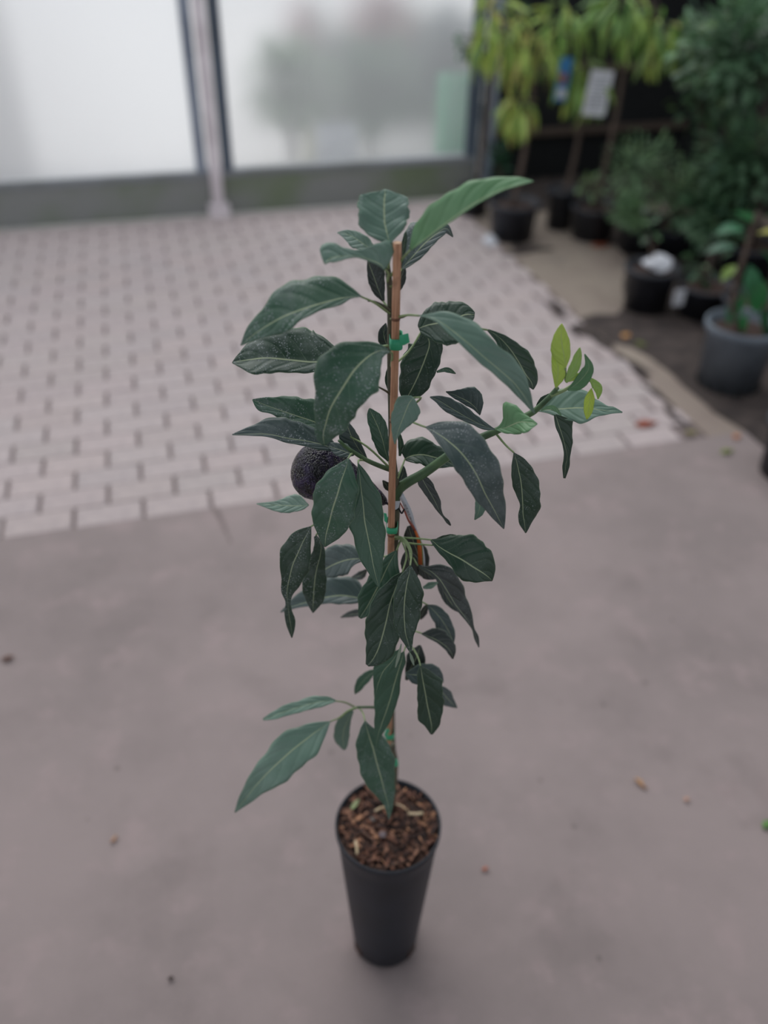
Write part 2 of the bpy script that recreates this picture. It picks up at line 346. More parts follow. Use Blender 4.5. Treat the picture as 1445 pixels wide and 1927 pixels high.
def dirt(px, py, lx, ly, ang, label, grp=None, h=.006, mat='soilstrip'):
    c = at_z(px, py); vs = []; fs = []; n = 22; rings = 4
    for r in range(rings):
        for k in range(n):
            a = 2*math.pi*k/n; q = (1-r/rings)*(1+.3*math.sin(3*a+px)+.18*math.sin(5*a+py)); 
            vs.append(c + U*(math.cos(a)*lx*q*math.cos(ang)-math.sin(a)*ly*q*math.sin(ang)) + V*(math.cos(a)*lx*q*math.sin(ang)+math.sin(a)*ly*q*math.cos(ang)) + Z*(h*(1-(1-r/rings)**2)*random.uniform(.6, 1.1)+.0008))
    for r in range(rings-1):
        for k in range(n): fs.append((r*n+k, r*n+(k+1) % n, (r+1)*n+(k+1) % n, (r+1)*n+k))
    fs.append(tuple((rings-1)*n+k for k in range(n)))
    o = obj('dirt_patch', mesh('dirt_patch', vs, fs, M[mat], True), None, c); tag(o, label, 'dirt', None, 'stuff'); return o
dirt(1048, 582, .10, .03, 1.5, 'small dark dirt line at the paver edge, farthest one')
dirt(1112, 628, .05, .13, .1, 'wide brown dirt patch on pavers beside the dark soil strip')
dirt(1196, 690, .022, .10, .05, 'dark dirt line at paver corner nearest the soil strip')
dirt(1232, 738, .016, .07, .05, 'dark mossy joint line along the right paver edge, middle one')
dirt(1268, 782, .016, .07, .05, 'dark mossy joint line near the front paver corner')
dirt(990, 470, .12, .06, .2, 'brown leaf mould on pavers before the left black pot')

# ------------------------------------------------------------------ nursery stock
def simple_leaf(name, L, W, curl=.25, mat='bgleaf', seg=4):
    vs = []; fs = []
    prof = [0.12, .75, 1.0, .72, 0.05] if seg == 4 else [.1, 1, .1]
    n = len(prof)
    for i, p in enumerate(prof):
        t = i/(n-1); z = -curl*L*t*t
        vs += [(-W/2*p, L*t, z+.12*W*p), (0, L*t, z), (W/2*p, L*t, z+.12*W*p)]
    for i in range(n-1):
        a = i*3; fs += [(a, a+1, a+4, a+3), (a+1, a+2, a+5, a+4)]
    return mesh(name, vs, fs, M[mat], True)
LM = dict(narrow=simple_leaf('leaf', .075, .014, .35), oval=simple_leaf('leaf', .055, .030, .2), big=simple_leaf('leaf', .085, .05, .3), tiny=simple_leaf('leaf', .028, .010, .1, seg=2), long=simple_leaf('leaf', .11, .022, .5))
def put_leaf(parent, kind, p, d, col, s=1.0, roll=None):
    o = bpy.data.objects.new('leaf', LM[kind]); q = Vector(d).normalized().to_track_quat('Y', 'Z')
    o.rotation_mode = 'QUATERNION'
    from mathutils import Quaternion
    o.rotation_quaternion = q @ Quaternion((0, 1, 0), random.uniform(-.7, .7) if roll is None else roll)
    o.location = Vector(p) - Vector(parent.location); o.scale = (s, s, s)
    k = random.uniform(.7, 1.3); c = lin(*col); o.color = (c[0]*k*random.uniform(.9, 1.15), c[1]*k, c[2]*k*random.uniform(.85, 1.1), 1)
    return link(o, parent)
def leaf_cloud(name, parent, fn, n, kind, cols, s=1.0):
    mb = MB(); src = LM[kind]; me = None
    vsrc = [v.co.copy() for v in src.vertices]; fsrc = [tuple(p.vertices) for p in src.polygons]
    for _ in range(n):
        p, d = fn(); q = Vector(d).normalized().to_track_quat('Y', 'Z').to_matrix(); k = s*random.uniform(.7, 1.2)
        mb.add([q @ (v*k) + p for v in vsrc], fsrc)
    o = mb.build(name, M['bgleaf'], parent, None, True); c = lin(*cols); o.color = c; o['kind'] = 'stuff'; return o
def pot(root, r_top, r_bot, h, mat, lip=True, feet=False, soil=True, n=40):
    c = Vector(root.location); b = MB()
    lipw = .008 if lip else .002
    prof = [(0, .004), (r_bot*.97, .004), (r_bot, 0.0), (r_bot+(r_top-r_bot)*.88-.004, h*.88)]
    if lip: prof += [(r_top+lipw-.004, h*.885), (r_top+lipw, h*.89), (r_top+lipw, h*.985), (r_top+lipw-.003, h), (r_top-.001, h)]
    else: prof += [(r_top, h)]
    prof += [(r_top-.006, h*.98), (r_top-.010, h*.84), (0, h*.84)]
    rf = (lambda a, z: 1+(.012*math.sin(24*a) if z < h*.86 else 0)) if feet else None
    b.lathe(prof, c, 96 if feet else n, rf); body = b.build('pot', mat, root, None, True)
    if feet:
        bb = MB()
        for k in range(12):
            a = 2*math.pi*k/12; q = Vector((math.cos(a), math.sin(a), 0)); tq = Vector((-q.y, q.x, 0))
            bb = MB(); bb.box(c+q*(r_bot+.002)+Z*.012, q*.003, tq*.011, Z*.013); bb.build('drain_notch', M['cloth'], body)
    if soil:
        b = MB(); prof = [(r_top-.011, h*.85), (r_top*.6, h*.87), (r_top*.2, h*.88), (0.001, h*.882)]; b.lathe(prof, c, 24); b.build('soil', M['soil'], root, None, True)
    return body
def trunk(root, pts, r0, r1, name='trunk', mat='trunk'):
    sp = smooth_path(pts, 4); n = len(sp); b = MB(); b.tube(sp, [r0+(r1-r0)*i/(n-1) for i in range(n)], 8); return b.build(name, M[mat], root, None, True), sp
def base_at(px, py): g = at_z(px, py); return Vector((g.x, g.y, 0))
def ball(c, rx, ry, rz, down=.0, shell=.5):
    def fn():
        while True:
            d = Vector((random.gauss(0, 1), random.gauss(0, 1), random.gauss(0, 1))).normalized(); break
        k = random.uniform(shell, 1)
        p = Vector((c[0]+d.x*rx*k, c[1]+d.y*ry*k, c[2]+d.z*rz*k))
        return p, (d + Vector((random.uniform(-.5, .5), random.uniform(-.5, .5), random.uniform(-.3, .6)-down)))
    return fn
# --- tall trees with weeping yellow-green leaves
YG = (172, 196, 104); YG2 = (138, 172, 88); YG3 = (196, 192, 108)
def standard_tree(label, pb, r, h, pr_px, top_px, crown, n, potmat, cols, kind='long', grp=None, down=1.2, n2=80, pot_r2=None):
    base = base_at(*pb); root = empty('potted_tree', base, label, 'tree', grp)
    pot(root, r, pot_r2 or r*.84, h, potmat)
    q = at_y(pr_px[0], pr_px[1], base.y); tp = at_y(top_px[0], top_px[1], base.y+.02)
    q = Vector((base.x+(q.x-base.x)*.5, base.y, h*.86))
    tr, sp = trunk(root, [q, q.lerp(tp, .5)+Vector((.01, 0, 0)), tp, tp+(tp-q)*.5], .014, .009)
    for (x, y, rx, rz, dy) in crown:
        c = at_y(x, y, base.y+dy); fn = ball(c, rx, .16, rz, down, .3)
        ends = []
        for _ in range(5):
            e, _d = fn(); ends.append(e); bb = MB(); s0 = tp.lerp(tp+(tp-q)*.5, random.random()); bb.tube(smooth_path([s0, s0.lerp(e, .5)+Z*.04, e], 3), .0035, 5); bb.build('branch', M['trunk'], root, None, True)
        for _ in range(n):
            p, d = fn(); put_leaf(root, kind, p, d, random.choice(cols), random.uniform(.7, 1.2))
    return root
t1 = standard_tree('small tree with drooping yellow-green leaves in the left black pot', (962, 447), .125, .185, (962, 380), (1000, 190),
    [(925, 60, .11, .18, 0), (985, 90, .13, .17, 0), (975, 205, .07, .07, .05)], 70, M['bgpot'], [YG3, YG, YG, YG2])
t2 = standard_tree('tree with yellow-green drooping leaves and a blue hang tag in narrow black pot', (1050, 428), .074, .205, (1075, 330), (1098, 200),
    [(1055, 60, .13, .19, .05), (1095, 150, .12, .10, 0)], 80, M['bgpot'], [YG, YG2, (140, 176, 92)])
t3 = standard_tree('tree with thicker slanting trunk beside the white tag, in wide black pot', (1112, 446), .118, .165, (1125, 350), (1182, 90),
    [(1165, 30, .14, .12, 0), (1235, 60, .13, .13, 0)], 75, M['bgpot'], [(138, 172, 96), (110, 150, 80), YG])
t4 = standard_tree('slim trunked young tree in small black pot beside the panel frame', (890, 402), .085, .15, (900, 330), (925, 150),
    [(880, 85, .05, .05, 0), (960, 20, .1, .1, 0)], 22, M['bgpot'], [(70, 100, 90), (90, 130, 90)], 'oval', None, .4)
# --- low shrubs
def shrub(label, pb, r, h, potmat, clouds, n, kind, cols, cloudn=0, cloudcol=(50, 80, 50), cat='shrub', stems=5, name='potted_shrub', s=1, down=0.0, shell=.3, ry=.14, scl_all=1, grp=None):
    base = base_at(*pb); root = empty(name, base, label, cat, grp); pot(root, r, r*.84, h, potmat)
    for (x, y, rx, rz, dy) in clouds:
        c = at_y(x, y, base.y+dy); fn = ball(c, rx, ry, rz, down, shell)
        for _ in range(stems):
            e, _d = ball(c, rx*.8, ry*.8, rz*.8, 0, .4)(); bb = MB(); s0 = base+Z*h*.86+Vector((random.uniform(-.02, .02), random.uniform(-.02, .02), 0))
            bb.tube(smooth_path([s0, s0.lerp(e, .5)+Vector((0, 0, .03)), e], 3), [.005]*3+[.004]*2+[.002]*2, 5); bb.build('stem', M['trunk'], root, None, True)
        for _ in range(n):
            p, d = fn(); 
            if p.z < .03: p.z = .03+random.random()*.1
            put_leaf(root, kind, p, d, random.choice(cols), s*random.uniform(.7, 1.2))
        if cloudn:
            fn2 = ball(c, rx*.95, ry, rz*.95, down, .1)
            def f3():
                p, d = fn2(); p.z = max(p.z, .05); return p, d
            leaf_cloud('foliage', root, f3, cloudn, kind, cloudcol, s)
    return root
DG = (112, 146, 112); MG = (138, 172, 128); LG = (150, 184, 132)
shrub('low pale green leafy plant among the black pots in the back row', (1105, 425), .06, .10, M['bgpot'], [(1112, 352, .10, .05, -.12)], 60, 'tiny', [LG, (120, 150, 90), MG], s=1.3)
shrub('dark green small plant behind the left black pot', (938, 385), .06, .10, M['bgpot'], [(938, 305, .06, .09, 0)], 60, 'oval', [(40, 90, 60), (36, 78, 50)], s=.8)
shrub('fine-leaved bushy green shrub in the wide black pot', (1272, 474), .127, .13, M['bgpot'], [(1205, 320, .19, .18, 0), (1285, 360, .15, .14, -.05), (1190, 400, .10, .07, -.1)], 110, 'tiny', [LG, MG, (128, 162, 116)], 380, (124, 156, 118), s=1.4)
shrub('dark bare-stemmed plant in black pot with white plastic draped on it', (1212, 580), .108, .19, M['bgpot'], [(1222, 440, .06, .07, 0)], 20, 'oval', [DG, (44, 70, 50)], s=.8, stems=2)
shrub('dense glossy green camellia-like bush filling the right edge', (1400, 520), .13, .16, M['bgpot'], [(1395, 90, .28, .26, .25), (1400, 300, .22, .2, .15), (1345, 400, .14, .12, .1)], 98, 'oval', [DG, MG, (120, 152, 124), (100, 138, 104), (96, 130, 112)], 450, (100, 132, 102), s=1.3, ry=.2)
shrub('green bush with yellow flecks behind the dense bush', (1330, 440), .11, .15, M['bgpot'], [(1330, 170, .16, .18, .15), (1300, 90, .12, .14, .2)], 70, 'oval', [MG, DG, (100, 140, 80), (170, 176, 70)], 200, (90, 122, 90), s=1.1, ry=.15)
r_ = shrub('nearly hidden shrub in black pot bearing a small white sticker', (1318, 592), .115, .14, M['bgpot'], [(1325, 490, .08, .08, .05)], 30, 'oval', [DG, (46, 76, 50)], s=.9)
c = at_y(1278, 560, r_.location.y-.118); b = MB(); b.box(c, Vector((.024, .006, 0)), Vector((0, .0015, 0)), Z*.034); b.build('sticker', M['white'], r_)
# dark extra pots in the shade behind
for i, (x, y, r, h) in enumerate([(1195, 470, .1, .17), (1395, 640, .11, .18)]):
    base = base_at(x, y); root = empty('plant_pot', base, ['empty dark pot in the shade left of the fine-leaved shrub', 'dark pot in the shade behind the grey pot'][i], 'pot')
    pot(root, r, r*.85, h, M['bgpot'])
base = base_at(1482, 890); root = empty('plant_pot', base, 'black pot cut by the right edge of the photo', 'pot'); pot(root, .1, .085, .19, M['bgpot'])
# citrus in the grey ribbed pot
base = base_at(1368, 722); root = empty('potted_citrus', base, 'young large-leaved citrus tree in the ribbed grey plastic pot', 'tree')
zt = at_y(1370, 612, base.y).z
pot(root, .124, .108, zt+.012, M['grey_plastic'], True, True)
q = Vector((base.x, base.y, zt*.9)); tp = at_y(1398, 490, base.y)
tr, sp = trunk(root, [q, at_y(1378, 570, base.y), tp, at_y(1425, 400, base.y)], .012, .007)
for (x, y, dx, dz, s, col) in [(1385, 465, -1, .1, 1.2, (70, 120, 90)), (1400, 560, -.6, -.8, 1.2, (40, 104, 62)), (1395, 540, .3, -1, 1.2, (40, 110, 60)), (1425, 520, .2, -1, 1.5, (42, 108, 58)), (1440, 540, .4, -1, 1.4, (36, 92, 52)),
        (1385, 500, -.8, -.4, .8, (120, 150, 70)), (1430, 470, .8, -.5, 1.2, (44, 104, 66)), (1425, 440, .7, .4, 1.1, (190, 186, 80)), (1430, 580, .5, -.8, 1.2, (34, 84, 50)), (1410, 500, .3, -.9, 1.2, (50, 112, 74)),
        (1405, 590, -.2, -1, .8, (50, 120, 66)), (1440, 410, .6, .5, 1.2, (56, 110, 70)), (1415, 420, -.6, .6, 1.1, (60, 116, 76)), (1450, 490, .5, -.6, 1.4, (44, 96, 60)), (1400, 430, -.9, .2, 1.2, (60, 112, 80)), (1445, 610, .3, -1, 1.0, (30, 80, 46))]:
    put_leaf(root, 'big', at_y(x, y, base.y+random.uniform(-.05, .05)), (dx, random.uniform(-.5, .1), dz), col, s)
# hang tags
def tagcard(name, px, py, Y, hw, hh, mat, label, tilt=0.0, strip=None):
    c = at_y(px, py, Y); a = Vector((math.cos(tilt), .15, math.sin(tilt))).normalized(); up = Vector((-math.sin(tilt), 0, math.cos(tilt)))
    n = a.cross(up).normalized(); root = empty(name, c, label, 'tag'); b = MB(); b.box(c, a*hw, up*hh, n*.001); b.build('card', mat, root)
    b = MB(); b.tube([c+up*hh, c+up*(hh+.03)+a*.02, c+up*(hh+.06)+a*.03], .001, 5); b.build('loop', M['cloth'], root)
    return root, c, a, up, n
root, c, a, up, n = tagcard('hang_tag', 1125, 176, t3.location.y-.03, .056, .098, M['white'], 'plain white rectangular tag hanging beside the thicker trunk', -.08)
for k in range(9):
    b = MB(); b.box(c-up*(-.07+k*.017)-n*-.0015, a*.04*random.uniform(.6, 1), up*.0025, n*.0003) if False else b.box(c+up*(.07-k*.017)+n*(.0015 if n.y < 0 else -.0015), a*.04, up*.0022, n*.0003)
    o = b.build('printed_line', M['grey_plastic'], root)
root, c, a, up, n = tagcard('hang_tag', 1060, 150, t2.location.y-.06, .030, .095, M['blue'], 'blue picture tag hanging below the yellow-green leaves', -.05)
s = 1 if n.y < 0 else -1
b = MB(); b.box(c-a*.006+up*.005+n*.0015*s, a*.016, up*.022, n*.0004); b.build('picture', M['red'], root)
b = MB(); b.box(c-up*.06+n*.0015*s, a*.022, up*.02, n*.0004); b.build('picture', M['white'], root)
# white crumpled plastic on the middle pot and a scrap beside the left pot
def scrap(px, py, Y, z, rx, ry, rz, label, seed):
    rnd = random.Random(seed); c = at_y(px, py, Y) if z is None else at_z(px, py, z); n1, n2 = 18, 9; vs = []; fs = []
    for i in range(n2+1):
        th = math.pi*i/n2
        for k in range(n1):
            a = 2*math.pi*k/n1; q = 1+.18*math.sin(3*a+i)+rnd.uniform(-.14, .14); vs.append(c+Vector((rx*q*math.sin(th)*math.cos(a), ry*q*math.sin(th)*math.sin(a), rz*q*math.cos(th)+(.3*rx*math.sin(a*1)*math.sin(th)))))
    for i in range(n2):
        for k in range(n1): fs.append((i*n1+k, i*n1+(k+1) % n1, (i+1)*n1+(k+1) % n1, (i+1)*n1+k))
    o = obj('plastic_scrap', mesh('plastic_scrap', vs, fs, M['white'], True), None, c); tag(o, label, 'plastic'); return o
scrap(1240, 495, base_at(1212, 580).y-.03, None, .06, .035, .022, 'crumpled white plastic draped over a black pot rim', 3)
scrap(922, 452, None, .014, .035, .05, .013, 'small white plastic scrap on the pavers beside the left black pot', 5)

# leaf litter
def litter(px, py, L, W, ang, col, label, h=.004):
    c = at_z(px, py, .003); a = Vector((math.cos(ang), math.sin(ang), 0)); p = Vector((-a.y, a.x, 0)); vs = []; fs = []
    for i, w_ in enumerate([.06, .6, 1, .8, .45, .05]):
        t = i/5-.5; hh = h*(1+math.sin(i*1.7+px)); vs += [c+a*L*t-p*W/2*w_+Z*hh, c+a*L*t+Z*0, c+a*L*t+p*W/2*w_+Z*hh*.6]
    for i in range(5): fs += [(3*i, 3*i+1, 3*i+4, 3*i+3), (3*i+1, 3*i+2, 3*i+5, 3*i+4)]
    o = obj('fallen_leaf', mesh('fallen_leaf', vs, fs, M['litter'], True), None, c); q = lin(*col); o.color = (q[0]*4, q[1]*5, q[2]*6, 1); m = o.modifiers.new('thickness', 'SOLIDIFY'); m.thickness = .001
    tag(o, label, 'leaf'); return o
litter(1205, 1475, .035, .012, -1.0, (178, 168, 140), 'pale straw-coloured fallen leaf on open concrete to the right of the main pot')
litter(1443, 1552, .03, .018, .8, (90, 160, 100), 'green fallen leaf at the right edge of the concrete')
litter(1216, 798, .09, .05, .3, (140, 90, 76), 'reddish brown curled leaf near the front right paver corner')
litter(1130, 462, .10, .06, .3, (180, 110, 76), 'orange-brown leaf at the foot of the wide black pot')
litter(1178, 632, .06, .035, .9, (190, 170, 110), 'yellowish leaf on the soil strip left of the grey pot')
litter(1205, 648, .06, .03, -.5, (110, 150, 80), 'green leaf on the soil strip edge left of the grey pot')
litter(1368, 850, .05, .03, .4, (110, 150, 84), 'green leaf on the concrete below the grey pot')
litter(1385, 822, .04, .025, 1.4, (170, 140, 110), 'tan leaf on the concrete just below the grey pot')
litter(1300, 815, .05, .03, .2, (120, 140, 90), 'greenish leaf at the very paver corner')
litter(215, 1580, .018, .008, 1.1, (180, 170, 150), 'tiny pale sliver on concrete left of the main pot')
litter(322, 1842, .010, .008, .3, (50, 46, 44), 'tiny dark speck of bark on the near concrete')
litter(913, 1636, .014, .008, .3, (176, 130, 110), 'tiny orange-brown leaf crumb right of the main pot')
litter(15, 1240, .03, .02, .3, (92, 80, 78), 'small dark leaf at the left edge of the concrete')
litter(1292, 1505, .012, .010, .3, (190, 180, 176), 'tiny whitish crumb right of the straw-coloured leaf')
# crack / dark stain line on the concrete below the pavers
p0, p1 = at_z(405, 955, .0006), at_z(435, 1022, .0006)
b = MB(); d = (p1-p0).normalized(); s = Vector((-d.y, d.x, 0)); b.add([p0-s*.010, p0+s*.008, p0.lerp(p1, .5)+s*.008, p1+s*.002, p1-s*.003, p0.lerp(p1, .5)-s*.006], [(0, 5, 2, 1), (5, 4, 3, 2)])
o = b.build('crack', M['bed'], floor)

# ------------------------------------------------------------------ things seen through the panels
def outdoor_bush(px, py, v, rx, rz, col, n, label, kind='oval', s=1.5):
    c = at_v(px, py, v); base = Vector((c.x, c.y, -.02)); root = empty('garden_shrub', base, label, 'shrub')
    bb = MB()
    for k in range(4): bb.tube([base, c+Vector((random.uniform(-.5, .5)*rx, 0, random.uniform(-.3, .5)*rz))], .008, 5)
    bb.build('stem', M['trunk'], root)
    fn = ball(c, rx, .18, rz, 0, .1)
    def f2():
        p, d = fn(); p.z = max(p.z, .0); return p, d
    leaf_cloud('foliage', root, f2, n, kind, col, s); return root
outdoor_bush(540, 150, 5.7, .30, .26, (120, 150, 112), 520, 'green shrub outside, left of centre behind the right panel')
outdoor_bush(690, 160, 5.9, .34, .28, (104, 136, 108), 620, 'green shrub outside, centre behind the right panel')
outdoor_bush(835, 110, 6.1, .30, .30, (98, 108, 116), 560, 'blue-grey shrub outside, right of centre behind the panel')
outdoor_bush(840, 230, 5.5, .16, .12, (120, 140, 110), 160, 'low green plant outside near the right panel frame')
outdoor_bush(700, 20, 6.6, .30, .12, (176, 96, 104), 160, 'shrub with pinkish red leaves outside behind the right panel')
outdoor_bush(560, 30, 6.6, .14, .08, (170, 100, 104), 60, 'small pinkish red leaved shrub outside, left behind the right panel')
outdoor_bush(700, 150, 7.2, 1.0, .5, (150, 160, 150), 1500, 'long pale grey-green hedge outside, farthest behind the right panel', 'oval', 3.0)
def crate(px, py, v, hw, hh, mat, label):
    c = at_v(px, py, v); base = Vector((c.x, c.y, -.02)); root = empty('crate', base, label, 'crate'); H_ = max(c.z+hh, .1)
    b = MB()
    for s in (-1, 1): b.box(base+U*s*hw+Z*H_/2, U*.01, V*hw*.8, Z*H_/2); b.box(base+V*s*hw*.8+Z*H_/2, U*hw, V*.01, Z*H_/2)
    b.box(base+Z*.012, U*hw, V*hw*.8, Z*.01); b.build('crate_body', mat, root); return root
crate(858, 160, 5.25, .10, .08, simple('green_crate_plastic', lin(60, 180, 130), None, 5, .5), 'green plastic crate outside behind the right panel')
crate(628, 240, 5.35, .10, .035, M['white'], 'white tray outside, low behind the right panel')
crate(590, 238, 5.75, .08, .02, simple('cream_plastic', lin(226, 222, 196), None, 5, .5), 'cream tray outside beside the white tray')
# grey shed corner beyond the left panel
c = at_v(12, 60, 6.0); b = MB(); b.box(Vector((c.x, c.y, .9))-U*.5, U*.5, V*.3, Z*.95); o = b.build('shed_wall', simple('grey_brown_cladding', lin(120, 112, 110), lin(100, 96, 98), 4, .8)); tag(o, 'grey-brown shed wall outside at the left behind the milky panel', 'shed')

# ------------------------------------------------------------------ THE AVOCADO TREE
Y0 = .7365
RT, RB = .0795, .0550
YP = at_z(724.5, 1823).y + RB
PB = Vector((at_y(724.5, 1764, YP).x, YP, 0)); HP = at_y(729.5, 1549, YP).z
tree = empty('potted_avocado_tree', PB, 'young avocado tree with drooping dark leaves in a tall narrow black pot', 'tree')
RT, RB = .0795, .0550
b = MB()
prof = [(0, .003), (RB*.94, .003), (RB, .006)] + [(RB+(RT-.0015-RB)*k/12, .006+(HP-.020)*k/12) for k in range(1, 13)] + [(RT, HP-.012), (RT+.0012, HP-.010), (RT+.0014, HP-.001), (RT, HP), (RT-.0015, HP-.0005), (RT-.003, HP-.03), (0, HP-.03)]
b.lathe(prof, PB, 96)
potb = b.build('pot', M['black_plastic'], tree, None, True)
for sgn, aa in ((1, -2.55), (1, -.62), (1, -1.55), (1, .8), (1, 2.3)):      # drainage openings round the foot
    q = Vector((math.cos(aa), math.sin(aa), 0)); tq = Vector((-q.y, q.x, 0)); bb = MB()
    if abs(aa+1.55) < .01: continue
    bb.box(PB+q*(RB+.0004)+Z*.018, q*.0012, tq*.010, Z*.012); bb.build('drain_hole', M['soil'], potb)
# soil mound
vs = []; fs = []; nr, na = 14, 60
rs = random.Random(4)
for i in range(nr+1):
    for k in range(na):
        a = 2*math.pi*k/na; r = (RT-.0025)*i/nr
        z = HP-.010 + .003*math.sin(a*3+i)*.5 + rs.uniform(-.0022, .0022)*(1 if 0 < i < nr else 0) + .003*(1-(i/nr)**2)
        vs.append(PB+Vector((r*math.cos(a), r*math.sin(a), z)))
for i in range(nr):
    for k in range(na): fs.append((i*na+k, (i+1)*na+k, (i+1)*na+(k+1) % na, i*na+(k+1) % na))
obj('soil', mesh('soil', vs, fs, M['soil'], True), tree)
def chipverts(c, L, W, T, rs):
    a = Vector((rs.uniform(-1, 1), rs.uniform(-1, 1), rs.uniform(-.35, .35))).normalized(); p = a.cross(Z).normalized(); n = a.cross(p)
    th = rs.uniform(-.6, .6); p, n = p*math.cos(th)+n*math.sin(th), n*math.cos(th)-p*math.sin(th)
    c = Vector(c); return [c+a*L*s1*rs.uniform(.8, 1)+p*W*s2*rs.uniform(.5, 1)+n*T*s3 for s3 in (-1, 1) for s1, s2 in ((-1, -1), (1, -1), (1, 1), (-1, 1))]
BF = [(3, 2, 1, 0), (4, 5, 6, 7), (0, 1, 5, 4), (1, 2, 6, 5), (2, 3, 7, 6), (3, 0, 4, 7)]
for j, (n, col) in enumerate([(110, (.8, .62, .55, 1)), (90, (1.25, 1.1, 1.0, 1)), (120, (.25, .22, .24, 1)), (40, (2.0, 1.8, 1.45, 1))]):
    mb = MB()
    for _ in range(n):
        r = (RT-.008)*math.sqrt(rs.random()); a = rs.uniform(0, 6.283); L = rs.uniform(.002, .0125)
        mb.add(chipverts(PB+Vector((r*math.cos(a), r*math.sin(a), HP-.0075+rs.uniform(0, .004))), L, L*rs.uniform(.12, .45), .0008, rs), BF)
    o = mb.build('bark_chips', M['chip'], tree); o['kind'] = 'stuff'; o.color = col
def soilpt(x, y, dz=0): return at_z(x, y, HP-.004+dz)
for pts, r, nm, lab in [([(706, 1527), (716, 1521), (728, 1518)], .0022, 'wood_sliver', 'cream wood sliver'), ([(742, 1512), (756, 1517), (768, 1526)], .0011, 'wood_sliver', 'thin cream twig'), ([(768, 1531), (783, 1532), (796, 1530)], .0024, 'wood_sliver', 'cream wood sliver'),
        ([(669, 1583), (671, 1594), (672, 1608)], .0022, 'wood_sliver', 'pale orange wood sliver'), ([(725, 1632), (740, 1627), (760, 1622)], .0014, 'wood_sliver', None), ([(678, 1563), (692, 1573), (705, 1585)], .0018, 'wood_sliver', None)]:
    bb = MB(); bb.tube(smooth_path([soilpt(x, y, .001) for x, y in pts], 3), r, 6); o = bb.build(nm, M['pale'] if lab else M['chip'], tree, None, True)
    if lab: o['label'] = lab
for (x, y, L, W, dx, dy, col, nm, lab) in [(668, 1513, .011, .004, .55, .8, (150, 186, 150), 'fallen_leaf', 'small pale green fallen leaf'), (720, 1570, .006, .006, .6, .6, (120, 124, 140), 'bark_flake', 'blue-grey flake'), (702, 1541, .004, .005, .3, .9, (112, 120, 126), 'bark_flake', 'grey flake')]:
    c = soilpt(x, y, .004); a = Vector((dx, dy, .1)).normalized(); p = a.cross(Z).normalized(); vs = []
    for i, w_ in enumerate([.1, .8, 1, .7, .1]): t = i/4*2-1; vs += [c+a*L*t-p*W*w_, c+a*L*t-Z*.0008, c+a*L*t+p*W*w_]
    o = obj(nm, mesh(nm, vs, [f for i in range(4) for f in ((3*i, 3*i+1, 3*i+4, 3*i+3), (3*i+1, 3*i+2, 3*i+5, 3*i+4))], M['litter'], True), tree)
    q = lin(*col); o.color = (q[0]*4, q[1]*6, q[2]*8, 1); o['label'] = lab; m = o.modifiers.new('thickness', 'SOLIDIFY'); m.thickness = .0006

SB = at_z(732, 1526, HP-.004)            # where cane and stem go into the bark mix
def YS(y): return Y0 + (SB.y-Y0)*max(0, min(1, (y-1035)/(1526-1035)))
STEM_D = .011
stem_px = [(735, 1518), (740, 1480), (742, 1435), (737, 1400), (736, 1330), (737, 1250), (739, 1150), (741, 1060), (744, 990), (746, 935), (742, 890), (738, 850), (737, 780), (735, 700), (735, 620), (734, 550), (730, 510), (727, 490)]
sp = smooth_path([SB+Vector((.004, .010, -.03))] + [at_y(x, y, YS(y)+STEM_D) for x, y in stem_px], 4); n = len(sp)
b = MB(); b.tube(sp, [.0062-.0036*(i/(n-1)) for i in range(n)], 10); b.build('stem', M['woodystem'], tree, None, True)
def branch(pts, d0, d1, r0, r1, mat='stem', name='branch'):
    k = len(pts)-1; sp = smooth_path([at_y(x, y, Y0+d0+(d1-d0)*i/k) for i, (x, y) in enumerate(pts)], 4); n = len(sp)
    b = MB(); b.tube(sp, [r0+(r1-r0)*i/(n-1) for i in range(n)], 8); return b.build(name, M[mat], tree, None, True)
branch([(742, 940), (750, 921), (768, 907), (800, 889), (843, 858), (880, 835), (915, 819), (938, 809), (993, 781), (1010, 770), (1036, 745), (1049, 729)], .012, .0, .0062, .0022)
branch([(1036, 745), (1060, 735), (1085, 720), (1102, 711), (1112, 718), (1116, 730)], .0, .0, .002, .0010, 'petiole')
branch([(740, 886), (715, 877), (690, 866), (667, 852), (652, 842), (638, 829)], .010, -.02, .0028, .0016)
branch([(741, 1012), (755, 1013), (765, 1022), (772, 1036), (773, 1050)], .006, -.03, .0026, .0018, 'petiole')
branch([(741, 1338), (720, 1334), (700, 1331), (672, 1331)], .008, -.02, .0022, .0016)
branch([(672, 1331), (655, 1338), (640, 1350)], -.02, -.03, .0016, .0014, 'petiole')
branch([(733, 584), (722, 576), (705, 568), (692, 566)], .008, .0, .0018, .0008, 'woodystem', 'twig')
branch([(748, 598), (757, 597), (769, 592)], .008, .01, .0012, .0008, 'woodystem', 'twig')
branch([(737, 745), (728, 737), (712, 728)], .008, .0, .0014, .0008, 'woodystem', 'twig')

